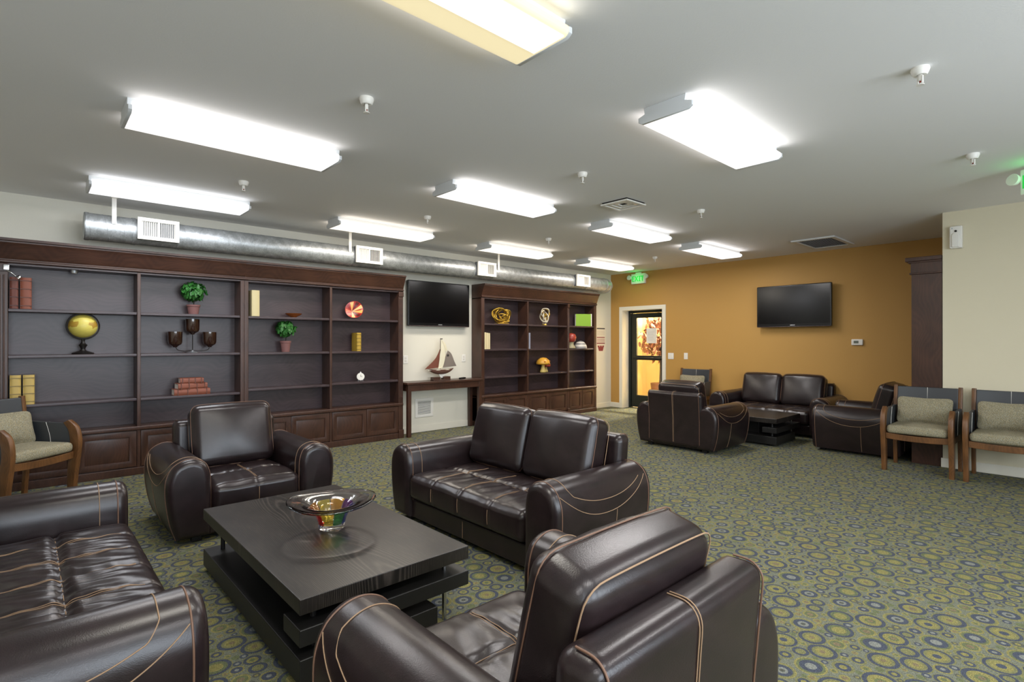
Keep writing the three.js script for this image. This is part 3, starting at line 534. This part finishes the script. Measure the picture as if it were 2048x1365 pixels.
{ const p = onX(1914, 476, XN), t = thing('scent_dispenser', 'white scent dispenser high on the beige wall', 'dispenser', [XN, p.y, p.z], -HP);
  part('body', at(rbox(.105, .235, .07, .012, [2, 3, 2]), 0, 0, .036), Mt.whitePlastic, t);
  part('nozzle_cover', at(ext(spline2([[-.03, -.11], [-.032, 0], [-.028, .025], [0, .04], [.028, .025], [.032, 0], [.03, -.11]], 16), .02, .006), 0, .005, .078), Mt.whitePlastic, t);
  part('nozzle', at(cyl(.011, .011, .012, 14), 0, .062, .072, HP), Mt.black, t); part('lock', at(cyl(.006, .006, .006, 10), -.03, .092, .071, HP), Mt.silver, t); }
{ // printed notice on the cream wall strip
  const t = thing('wall_poster', 'tall paper poster with red print on the cream wall beside the door', 'poster', [8.66, 1.395, ZB + .002]);
  part('sheet', box(-.17, .17, -.255, .255, -.001, .001), mat({ color: 0xe6e0cf, roughness: .9 }), t);
  const tx = canvasTex(170, 256, (c, w, h) => { c.fillStyle = '#e6e0cf'; c.fillRect(0, 0, w, h); c.fillStyle = '#55504e'; c.fillRect(18, 8, 134, 13);
    c.fillStyle = '#c9b9ac'; for (let k = 0; k < 4; k++) c.fillRect(22, 38 + k * 13, 126, 4); c.fillStyle = '#a8706a'; c.fillRect(20, 100, 130, 12); c.fillStyle = '#b98f88'; for (let k = 0; k < 3; k++) c.fillRect(20, 122 + k * 12, 130, 6); c.fillStyle = '#a06a66'; c.fillRect(18, 160, 134, 14);
    c.fillStyle = '#94433f'; c.beginPath(); c.moveTo(30, 190); c.lineTo(140, 190); c.lineTo(118, 246); c.lineTo(54, 246); c.fill(); c.fillStyle = '#d9b0a4'; c.fillRect(60, 188, 14, 14); c.fillRect(98, 190, 12, 12); });
  part('print', at(new THREE.PlaneGeometry(.335, .505), 0, 0, .0016), mat({ map: tx, roughness: .9 }), t);
}

// ---------------------------------------------------------------- exit signs
const font = await new FontLoader().loadAsync('fonts/droid/droid_sans_bold.typeface.json');
const green = mat({ color: 0x2fae4a, roughness: .5, emissive: 0x28d050, emissiveIntensity: .35 });
function exitSign(label, pos, turn, glow) {
  const t = thing('exit_sign', label, 'exit sign', pos, turn);
  part('housing', at(rbox(.32, .20, .05, .008, [1, 1, 1]), 0, 0, .028), Mt.whitePlastic, t);
  const g = new TextGeometry('EXIT', { font, size: .105, depth: .003, curveSegments: 4 }); g.computeBoundingBox(); const b = g.boundingBox; g.translate(-(b.min.x + b.max.x) / 2, -(b.min.y + b.max.y) / 2, .0532); g.scale(.95, 1, 1);
  part('letters', fin(g), green, t, 'glowing green EXIT letters');
  part('canopy', bar(-.06, .06, .098, .125, .008, .048), Mt.whitePlastic, t);
  for (const s of [-1, 1]) { const l = part('lamp_head', at(lathe([[0, -.03], [.03, -.03], [.042, .0], [.048, .03], [.044, .034], [0, .03]], 20), s * .195, .03, .05, HP - .1), Mt.whitePlastic, t); part('lamp_arm', tube([[s * .15, .06, .03], [s * .178, .05, .035], [s * .195, .03, .04]], .01, 8, 8), Mt.whitePlastic, l); }
  if (glow) { const p = new THREE.PointLight(0x30ff60, glow); p.position.set(0, .0, .14); p.shadow.radius = 4; p.castShadow = true; t.add(p); }
  return t;
}
exitSign('white exit sign with green letters above the glass door', [XR - .002, 2.60, -6.12], -HP, .03);
{ const p = onY(2098, 322, H); exitSign('white exit sign with lamp heads hanging from the ceiling by the beige wall', [p.x, H - .125, p.z], -HP - .55, .025); }

// ---------------------------------------------------------------- sprinklers, diffusers, ceiling return
{
  const cupG = lathe([[.048, 0], [.05, -.012], [.042, -.036], [.034, -.046], [.02, -.046], [.018, -.03]], 24, .6), stem = at(cyl(.012, .012, .05, 12), 0, -.055, 0), frame = M([bar(-.024, -.016, -.098, -.05, -.005, .005), bar(.016, .024, -.098, -.05, -.005, .005), bar(-.024, .024, -.1, -.092, -.005, .005)]), defl = at(cyl(.022, .022, .004, 14), 0, -.104, 0), bulb = at(cyl(.005, .005, .04, 8), 0, -.078, 0);
  const S = [[733, 200, 'white sprinkler head in the ceiling between the yellowed light and the cool white one'], [487, 367, 'white sprinkler head in the ceiling in front of the capped duct end'], [1165, 350, 'white sprinkler head in the ceiling near the small square diffuser'], [1841, 140, 'white sprinkler head in the ceiling over the bare carpet'], [1946, 312, 'white sprinkler head in the ceiling beside the hanging exit sign'], [855, 437], [1097, 481], [1402, 424, 'white sprinkler head in the ceiling behind the square diffuser'], [1310, 518, 'white sprinkler head in the ceiling near the exit sign over the door']];
  for (const [u, v, l] of S) {
    const p = onY(u, v - 4, H), t = thing('sprinkler_head', l || 'white sprinkler head in the ceiling in the line above the bookcases', 'sprinkler', [p.x, H, p.z], .8, l ? null : 'sprinklers before the duct');
    t.scale.setScalar(.82); part('escutcheon', cupG, Mt.whitePlastic, t); part('head', [stem, frame, defl], Mt.whitePlastic, t); part('glass_bulb', bulb, mat({ color: 0x8c2a20, roughness: .2 }), t);
  }
  const p = onY(1243, 405, H), t = thing('ceiling_diffuser', 'small square white air diffuser in the ceiling between the middle lights', 'diffuser', [p.x + .03, H, p.z]);
  for (let k = 0; k < 3; k++) { const a = .16 - k * .045, b = a - .03; part('vane', at(ext(rectPts(-a, a, -a, a), .014, .003, .003, 1, [rectPts(-b, b, -b, b)]), 0, -.022 + k * .006, 0, HP), Mt.whitePlastic, t); }
  part('throat', box(-.15, .15, -.008, -.001, -.15, .15), Mt.dark, t);
  const r = thing('ceiling_return', 'wide return air grille in the ceiling before the orange wall', 'grille', [8.2, H, -2.57]);
  part('grille_frame', at(ext(rectPts(-.42, .42, -.27, .27), .02, .004, .004, 1, [rectPts(-.36, .36, -.21, .21)]), 0, -.011, 0, HP), Mt.enamel, r); part('opening', box(-.37, .37, -.004, -.001, -.22, .22), Mt.black, r);
  const sl = []; for (let k = 0; k < 16; k++) sl.push(at(box(-.36, .36, -.001, .001, -.009, .009), 0, -.011, -.2 + k * .0267, .7)); part('slats', sl, Mt.cap, r, null, 'stuff');
}

// ---------------------------------------------------------------- things on the shelves
const ZS = ZB + .13;                                // middle of a shelf
function book(label, x, y, z, w, h, d, col, turn = 0, bands = 0, group, lay) {
  const t = thing('book', label, 'book', [x, y, z], turn, group), m = mat({ color: col, roughness: .55 });
  const b = .003, g = [bar(-w / 2, -w / 2 + b, 0, h, -d / 2, d / 2, .001), bar(w / 2 - b, w / 2, 0, h, -d / 2, d / 2, .001)];
  const sp = spline2([[-w / 2, d / 2 - .004], [-w * .3, d / 2 + .004], [0, d / 2 + .006], [w * .3, d / 2 + .004], [w / 2, d / 2 - .004]], 8), s2 = sp.concat([[w / 2, d / 2 - .01], [-w / 2, d / 2 - .01]]);
  const e = ext(s2, h); e.rotateX(HP); e.scale(1, 1, 1); e.translate(0, h / 2, 0); const pz = e.attributes.position; // profile z
  for (let i = 0; i < pz.count; i++) pz.setZ(i, pz.getZ(i)); g.push(fin(e));
  const parts = [part('cover', g, m, t), part('pages', bar(-w / 2 + b, w / 2 - b, .004, h - .004, -d / 2 + .005, d / 2 - .012, .001), Mt.paper, t)];
  if (bands) { const bm = mat({ color: new THREE.Color(col).multiplyScalar(.45), roughness: .5 }); for (let k = 0; k < bands; k++) { const yy = h * (.1 + .8 * k / (bands - 1)); parts.push(part('spine_band', at(box(-w / 2 - .001, w / 2 + .001, -.004, .004, -.012, .0075), 0, yy, d / 2), bm, t)); } }
  if (lay) for (const o of parts) { o.rotation.z = HP; o.position.set(h / 2, w / 2, 0); }
  return t;
}
const B = { red: 0x6a382c, brick: 0x834834, gold: 0xc0a45c, ivory: 0xd0c294, yellow: 0xb09030, cream: 0xd8c9a0, slate: 0x8a8ea0 };
book('red brown leather book standing at the end of the top shelf, nearer the pilaster', -.085, 1.65, ZS + .02, .058, .285, .17, B.red, 0, 4);
book('red brown leather book standing on the top shelf, beside its darker neighbour', -.005, 1.65, ZS + .02, .078, .285, .17, B.brick, 0, 4);
book('gold and ivory book on the lower shelf beside the pilaster', -.075, .776, ZS + .02, .075, .27, .17, B.gold, 0, 4);
book('gold and ivory book on the lower shelf, away from the pilaster', .015, .776, ZS + .02, .08, .27, .17, B.gold, 0, 4);
[[.34, .066, 0], [.28, .06, .066], [.22, .055, .126]].forEach(([l, w, dy], i) => book(['bottom', 'middle', 'top'][i] + ' red leather book of the lying stack below the candle holder', 1.325, .776 + dy, ZS + .03, w, l, .16, B.brick, [0, .06, -.05][i], 4, null, true));
book('tall ivory book at the end of the top shelf above the potted topiary', 1.965, 1.648, ZS + .03, .085, .30, .17, B.ivory, 0, 0);
book('yellow banded book standing below the round plate', 3.26, 1.225, ZS + .02, .06, .245, .17, B.yellow, -.05, 5);
[0, .04, .08].forEach((dx, i) => book('cream book in the row beside the alcove', 5.415 + dx, 1.23, ZS + .03, .036, .27 - i * .006, .17, B.cream, 0, 0, 'three cream books on the shelf beside the alcove'));
book('slim slate blue book at the end of the shelf above the mushroom', 6.40, 1.228, ZS + .03, .04, .275, .17, B.slate, 0, 0);
{ const t = thing('picture_book', 'green covered book with white edge standing turned on the top shelf', 'book', [7.93, 1.648, ZS], -.42);
  part('cover', bar(-.16, .16, 0, .235, .0, .05, .003), mat({ color: 0x86b038, roughness: .5 }), t, 'green cover'); part('spine', bar(.16, .178, 0, .24, -.004, .054, .003), Mt.paper, t, 'white spine'); part('pages', bar(-.164, -.158, .004, .231, .004, .046, .001), Mt.paper, t); }

{ // globe
  const p = onZ(166, 700, ZS), t = thing('desk_globe', 'yellow desk globe on a dark turned stand', 'globe', [p.x, 1.228, ZS + .0]);
  const map = canvasTex(512, 256, (c, w, h) => { c.fillStyle = '#d8c860'; c.fillRect(0, 0, w, h); c.fillStyle = '#b08a34'; for (let k = 0; k < 9; k++) { c.beginPath(); const cx = rnd() * w, cy = 60 + rnd() * 150; for (let a = 0; a < 14; a++) { const r = 18 + rnd() * 34; c.lineTo(cx + Math.cos(a * .45) * r * 1.3, cy + Math.sin(a * .45) * r * .8); } c.fill(); } c.strokeStyle = '#c2b456'; for (let k = 1; k < 8; k++) { c.beginPath(); c.moveTo(0, k * 32); c.lineTo(w, k * 32); c.stroke(); } });
  const s = new THREE.SphereGeometry(.115, 40, 28); s.rotateZ(.4); s.translate(0, .275, 0); part('globe_ball', s, phy({ map, roughness: .4 }), t, 'yellow ochre globe');
  const ring = fin(new THREE.TorusGeometry(.127, .006, 8, 48)); ring.translate(0, .275, 0); part('meridian_ring', ring, Mt.dark, t);
  part('stand', lathe([[0, .002], [.085, .002], [.088, .012], [.06, .024], [.03, .034], [.018, .05], [.026, .075], [.036, .09], [.02, .104], [.014, .125], [.018, .147], [0, .149]], 28, .5), phy({ color: 0x1e1a18, roughness: .3 }), t, 'dark turned stand');
}
function topiary(label, x, y, z, ph, pr, fr, fy, lift) {
  const t = thing('potted_topiary', label, 'plant', [x, y, z]);
  part('pot', lathe([[0, .001], [pr * .72, .001], [pr * .92, ph * .8], [pr, ph * .82], [pr * 1.03, ph], [pr * .9, ph], [pr * .86, ph * .86], [0, ph * .85]], 28, .5), mat({ color: 0x7a5350, roughness: .7 }), t, 'dull red clay pot');
  part('stem', tube([[0, ph * .8, 0], [.006, (ph + fy) / 2, .003], [0, fy, 0]], .006, 8, 6), Mt.dark, t);
  const lv = [], leaf = new THREE.CircleGeometry(1, 6); leaf.scale(.5, 1, 1); const v = new THREE.Vector3(), q = new THREE.Quaternion(), m = new THREE.Matrix4();
  for (let k = 0; k < 300; k++) { v.set(rnd() * 2 - 1, rnd() * 2 - 1, rnd() * 2 - 1); if (v.lengthSq() > 1 || v.lengthSq() < .25) { k--; continue; } const d = v.clone().normalize(); q.setFromUnitVectors(new THREE.Vector3(0, 0, 1), d.add(new THREE.Vector3(rnd() - .5, rnd() - .2, rnd() - .5).multiplyScalar(1.2)).normalize()); const s = .022 + rnd() * .016; m.compose(new THREE.Vector3(v.x * fr, fy + v.y * fr * .86, v.z * Math.min(fr, .105)), q, new THREE.Vector3(s, s, s)); lv.push(leaf.clone().applyMatrix4(m)); }
  part('foliage', M(lv.map(g => fin(g))), phy({ color: 0x2f6b2a, roughness: .5, side: THREE.DoubleSide }), t, 'small green leaves', 'stuff');
}
topiary('small potted topiary with a round green head on the shelf above the candle holder', 1.353, 1.65, ZS + .01, .105, .066, .125, .25);
topiary('small potted topiary with a round green head on the shelf below the small bowl', 2.34, 1.225, ZS + .01, .135, .062, .115, .285);
{ // three-cup candle holder
  const t = thing('candle_holder', 'dark metal candle holder with three brown glass cups', 'candle holder', [1.345, 1.228, ZS + .01]), m = phy({ color: 0x1c1614, roughness: .35, metalness: .3 });
  part('base', [lathe([[0, .001], [.06, .001], [.062, .008], [.02, .016], [.008, .03], [0, .03]], 24, .5)], Mt.silver, t, 'bright round base');
  part('stem', cyl(.005, .005, .2, 10).translate(0, .11, 0), m, t);
  for (const s of [-1, 1]) part('arm', tube([[0, .03, 0], [s * .08, .02, .02], [s * .15, .04, .02], [s * .162, .07, .01]], .004, 16, 6), m, t);
  for (const [x, y, z, h] of [[-.165, .06, .01, .17], [0, .20, 0, .17], [.165, .06, .01, .17]]) part('glass_cup', at(lathe([[0, 0], [.018, .002], [.024, .014], [.058, .036], [.066, .06], [.068, h], [.063, h], [.06, .06], [.0, .04]], 26, .6), x, y, z), phy({ color: 0x2e1c14, roughness: .12, clearcoat: .6 }), t, 'dark brown glass cup');
}
{ const t = thing('small_bowl', 'small amber bowl on the top shelf', 'bowl', [2.43, 1.648, ZS + .03]); part('bowl', lathe([[0, .002], [.03, .002], [.034, .008], [.08, .03], [.098, .05], [.094, .05], [.07, .03], [0, .014]], 32, .6), phy({ color: 0x8a4a20, roughness: .3 }), t); part('foot', cyl(.034, .03, .004, 20).translate(0, .002, 0), Mt.dark, t); }
{ // decorative plate on a small easel
  const t = thing('decorative_plate', 'round red and orange plate propped on the top shelf', 'plate', [3.235, 1.648, ZS + .01], -.5);
  const tx = canvasTex(256, 256, (c) => { c.fillStyle = '#a82c26'; c.fillRect(0, 0, 256, 256); const cols = ['#e8b060', '#5a1410', '#f0c888', '#c84a2a', '#e07a60', '#8a1c1a']; for (let k = 0; k < 9; k++) { c.fillStyle = cols[k % 6]; c.beginPath(); c.moveTo(96, 150); c.arc(128, 128, 112, k * .7, k * .7 + .46); c.fill(); } });
  const g = new THREE.LatheGeometry([[0, .0], [.06, .002], [.10, .014], [.116, .02]].map(q => new THREE.Vector2(...q)), 40), uv = g.attributes.uv, ps = g.attributes.position; for (let i = 0; i < ps.count; i++) uv.setXY(i, .5 + ps.getX(i) / .25, .5 - ps.getZ(i) / .25);
  g.rotateX(HP - .22); g.translate(0, .128, 0); part('dish', g, phy({ map: tx, roughness: .25, side: THREE.DoubleSide }), t);
  part('easel', [tube([[-.05, .002, .05], [-.05, .012, .03], [-.04, .13, -.04]], .003, 10, 5), tube([[.05, .002, .05], [.05, .012, .03], [.04, .13, -.04]], .003, 10, 5), tube([[0, .13, -.04], [0, .003, -.08]], .003, 4, 5)], Mt.dark, t);
}
{ const t = thing('small_clock', 'small round white table clock on the lower shelf', 'clock', [3.315, .82, ZS + .03], -.3); part('case', at(cyl(.05, .05, .03, 28), 0, .062, 0, HP), Mt.whitePlastic, t); part('dial', at(cyl(.042, .042, .002, 28), 0, .062, .016, HP), Mt.paper, t); part('hands', [bar(-.002, .002, .06, .09, .0172, .0185), at(box(0, .022, -.0015, .0015, .0172, .0185), 0, .064, 0)], Mt.black, t);
  part('finial', at(lathe([[0, .02], [.01, .012], [.014, .0]], 12), 0, .11, 0), Mt.silver, t); for (const s of [-1, 1]) part('foot', at(cyl(.005, .008, .02, 8), s * .03, .01, 0), Mt.silver, t); }
function loops(n, w, h, d, r, sd, taper) { seed = sd; const out = []; for (let k = 0; k < n; k++) { const p = [], a0 = rnd() * 6.28, c = [(rnd() - .5) * w * .5, h * (.35 + rnd() * .35), (rnd() - .5) * d * .3], s = .22 + rnd() * .24; for (let i = 0; i < 7; i++) { const a = a0 + i / 7 * 6.2832, y = c[1] + Math.sin(a) * h * s; p.push([(c[0] + Math.cos(a) * w * s) * (taper ? .35 + .75 * Math.min(1, Math.max(0, y / h)) : 1), Math.max(r, y), c[2] + Math.sin(a * 2 + k) * d * .25]); } out.push(tube(p, r, 50, 7, true)); } return out; }
{ const t = thing('gold_sculpture', 'gold openwork sculpture of looping bands, wide and low', 'sculpture', [5.845, 1.645, ZS + .02]); loops(8, .36, .27, .16, .011, 77).forEach(g => part('loop', g, Mt.gold, t)); part('base', bar(-.12, .12, 0, .014, -.05, .05), Mt.gold, t); }
{ const t = thing('gold_sculpture', 'gold and white openwork sculpture, tall and narrowing to its foot', 'sculpture', [6.86, 1.645, ZS + .02]); loops(6, .26, .32, .14, .011, 191, true).forEach((g, i) => part('loop', g, i % 2 ? Mt.gold : mat({ color: 0xd8d0bc, metalness: .4, roughness: .35 }), t)); part('base', at(cyl(.05, .04, .02, 20), 0, .01, 0), Mt.gold, t); }
function mushroom(label, x, z, cap, s) { const t = thing('mushroom_figure', label, 'figurine', [x, .8, z]); part('cap', lathe([[0, .225 * s], [.05 * s, .218 * s], [.09 * s, .185 * s], [.105 * s, .145 * s], [.1 * s, .12 * s], [.05 * s, .128 * s], [.0, .13 * s]], 28), phy({ color: cap, roughness: .35 }), t); part('stem', lathe([[0, .001], [.044 * s, .001], [.045 * s, .02 * s], [.024 * s, .09 * s], [.026 * s, .14 * s]], 22), mat({ color: 0xd8c070, roughness: .5 }), t); part('spots', [[0, .19, .082], [.05, .17, .085], [-.05, .165, .088], [.02, .14, .1]].map(([a, b, c]) => fin(new THREE.SphereGeometry(.011 * s, 10, 8)).translate(a * s, b * s, c * s)), mat({ color: 0xb06a1c, roughness: .5 }), t); }
mushroom('yellow ceramic mushroom figure on the middle lower shelf', 6.80, ZS + .045, 0xd8a038, 1.2);
mushroom('small dark red ceramic mushroom figure behind the yellow one', 6.975, ZS - .05, 0x8a2418, .8);
{ const t = thing('apple_figure', 'red apple shaped figure with a pale base on the shelf', 'figurine', [7.575, 1.222, ZS + .02]); part('body', lathe([[0, .28], [.03, .29], [.08, .27], [.105, .21], [.09, .15], [.06, .12], [0, .118]], 28), phy({ color: 0x9c3c30, roughness: .3 }), t, 'red top'); part('base', lathe([[0, .001], [.085, .001], [.088, .02], [.05, .08], [.058, .13]], 24), mat({ color: 0xa8a080, roughness: .5 }), t); part('stalk', tube([[0, .28, 0], [.01, .30, 0], [.02, .315, 0]], .005, 6, 6), Mt.dark, t); }
{ const t = thing('striped_dome', 'grey and white striped dome ornament beside the red figure', 'ornament', [7.84, 1.222, ZS + .03]); for (let k = 0; k < 6; k++) { const a0 = k / 6 * HP, a1 = (k + 1) / 6 * HP, R = .125; const pr = []; for (let i = 0; i <= 3; i++) { const a = a0 + (a1 - a0) * i / 3; pr.push([R * Math.cos(a) + .0001, R * 1.15 * Math.sin(a)]); } part('band', lathe(pr, 28), mat({ color: k % 2 ? 0xd8d4cc : 0x8c8a8a, roughness: .4 }), t); } }

// ---------------------------------------------------------------- model sailboat and remote on the console
{
  const t = thing('model_sailboat', 'model sailboat with brown, white and grey sails on the console', 'model boat', [4.61, .772, -6.65]), th = .006;
  const hull = new THREE.BufferGeometry(), P = [], I = [], nl = 24, nr = 10;
  for (let i = 0; i <= nl; i++) { const u = i / nl * 2 - 1, x = u * .235, wd = .06 * Math.pow(1 - Math.abs(u) ** 2.4, .7), dp = .075 * Math.pow(1 - Math.abs(u) ** 2.2, .8), yt = .162 + .014 * u * u; for (let j = 0; j <= nr; j++) { const a = j / nr * Math.PI; P.push(x, yt - Math.sin(a) * dp, Math.cos(a) * wd); } }
  for (let i = 0; i < nl; i++) for (let j = 0; j < nr; j++) { const a = i * (nr + 1) + j, b = a + nr + 1; I.push(a, a + 1, b, b, a + 1, b + 1); }
  hull.setAttribute('position', new THREE.Float32BufferAttribute(P, 3)); hull.setIndex(I); hull.computeVertexNormals(); part('hull', fin(hull), phy({ color: 0x6c4c42, roughness: .35, side: THREE.DoubleSide }), t, 'brown hull');
  part('deck', at(ext(spline2([[-.228, 0], [-.12, .05], [0, .058], [.12, .05], [.228, 0], [.12, -.05], [0, -.058], [-.12, -.05]], 40, true), .016), 0, .160, 0, HP), mat({ color: 0xd6d0be, roughness: .5 }), t, 'pale deck');
  part('keel', at(ext([[-.05, .1], [.09, .1], [.04, .035], [-.005, .035]], .014, .003), 0, 0, 0), Mt.whitePlastic, t);
  part('stand', [bar(-.16, -.035, 0, .05, -.04, .04), bar(.03, .15, 0, .055, -.04, .04), bar(-.16, .15, .0, .012, -.045, .045)], Mt.mahogany, t, 'dark wooden stand');
  part('mast', cyl(.005, .004, .47, 10).translate(-.01, .395, 0), mat({ color: 0x4a3a2c, roughness: .5 }), t);
  const sail = (pts, c, l, z) => part('sail', at(ext(pts, th, .002), 0, 0, z), mat({ color: c, roughness: .7 }), t, l);
  sail(spline2([[-.018, .47], [-.10, .33], [-.29, .172]], 12).concat([[-.04, .19]]), 0x6e3a28, 'brown jib sail', .004);
  sail(spline2([[-.008, .61], [.05, .50], [.07, .36], [.045, .25], [.02, .185]], 14).concat([[-.055, .175], [-.012, .45]]), 0xe2dcc4, 'white sail', .012);
  sail(spline2([[.13, .445], [.19, .40], [.25, .28], [.29, .205]], 12).concat([[.03, .19], [.07, .32]]), 0x7a7068, 'grey patterned main sail', -.004);
  sail(spline2([[.01, .62], [.09, .54], [.125, .44]], 8).concat([[.07, .42], [.06, .5]]), 0xddd6bc, 'small white top sail', -.004);
  part('pennant', box(-.012, .03, .615, .628, -.002, .002), Mt.dark, t); part('emblem', at(cyl(.018, .018, .002, 14), .13, .37, 0, HP), Mt.dark, t, 'dark round sail mark');
}
{ const t = thing('remote_control', 'black remote control lying on the console beside the sailboat', 'remote control', [5.02, .772, -6.66], .5); part('body', at(rbox(.17, .022, .05, .008, [1, 1, 1]), 0, .0115, 0), Mt.black, t); part('buttons', [0, 1, 2, 3, 4].map(k => bar(-.06 + k * .026, -.048 + k * .026, .021, .025, -.01, .008)), Mt.dark, t); }

// ---------------------------------------------------------------- small lamps under the cornice of the first bookcase
{ const t = thing('clip_lamp', 'small chrome clip lamp under the cornice at the end of the globe bookcase', 'lamp', [-.135, 1.99, ZB + BD + .02]); part('clamp', bar(-.02, .02, .0, .05, -.012, .016), Mt.chrome, t); part('neck', tube([[0, .0, .0], [.03, -.02, .01], [.06, -.05, .0]], .005, 10, 6), Mt.chrome, t); part('head', at(lathe([[0, .03], [.012, .03], [.02, 0], [.016, 0], [0, .02]], 16), .075, -.07, 0, 0, 0, -.6), Mt.chrome, t); }
{ const t = thing('puck_light', 'small unlit puck light under the top of the globe bookcase', 'lamp', [.34, 2.04, ZS + .02]); part('body', at(cyl(.028, .032, .022, 20), 0, -.0115, 0), Mt.silver, t); part('lens', at(cyl(.02, .02, .004, 16), 0, -.024, 0), Mt.paper, t); }
{ // plant beyond the door
  const t = thing('hall_plant', 'reddish brown leafy plant seen through the glass door', 'plant', [10.75, 0, -6.75]);
  part('planter', lathe([[0, .001], [.17, .001], [.22, .4], [.2, .4], [.18, .34], [0, .34]], 28, .5), mat({ color: 0x6b4a34, roughness: .7 }), t); part('trunk', tube([[0, .3, 0], [.02, .8, .01], [0, 1.3, 0]], .03, 10, 8), Mt.dark, t);
  const lv = [], leaf = new THREE.CircleGeometry(1, 7); leaf.scale(.45, 1, 1); for (let k = 0; k < 700; k++) { const a = rnd() * 6.28, b = rnd() * 2 - 1, r = .2 + .3 * rnd(); const g = leaf.clone(); g.scale(.07, .07, .07); g.rotateX(rnd() * 3); g.rotateY(rnd() * 6.28); g.translate(Math.cos(a) * r * Math.sqrt(1 - b * b), 1.45 + b * r * 1.2, Math.sin(a) * r * Math.sqrt(1 - b * b)); lv.push(fin(g)); }
  part('foliage', M(lv), mat({ color: 0x7a4e38, roughness: .7, side: THREE.DoubleSide }), t, 'reddish brown leaves', 'stuff');
}
renderer.render(scene, camera);
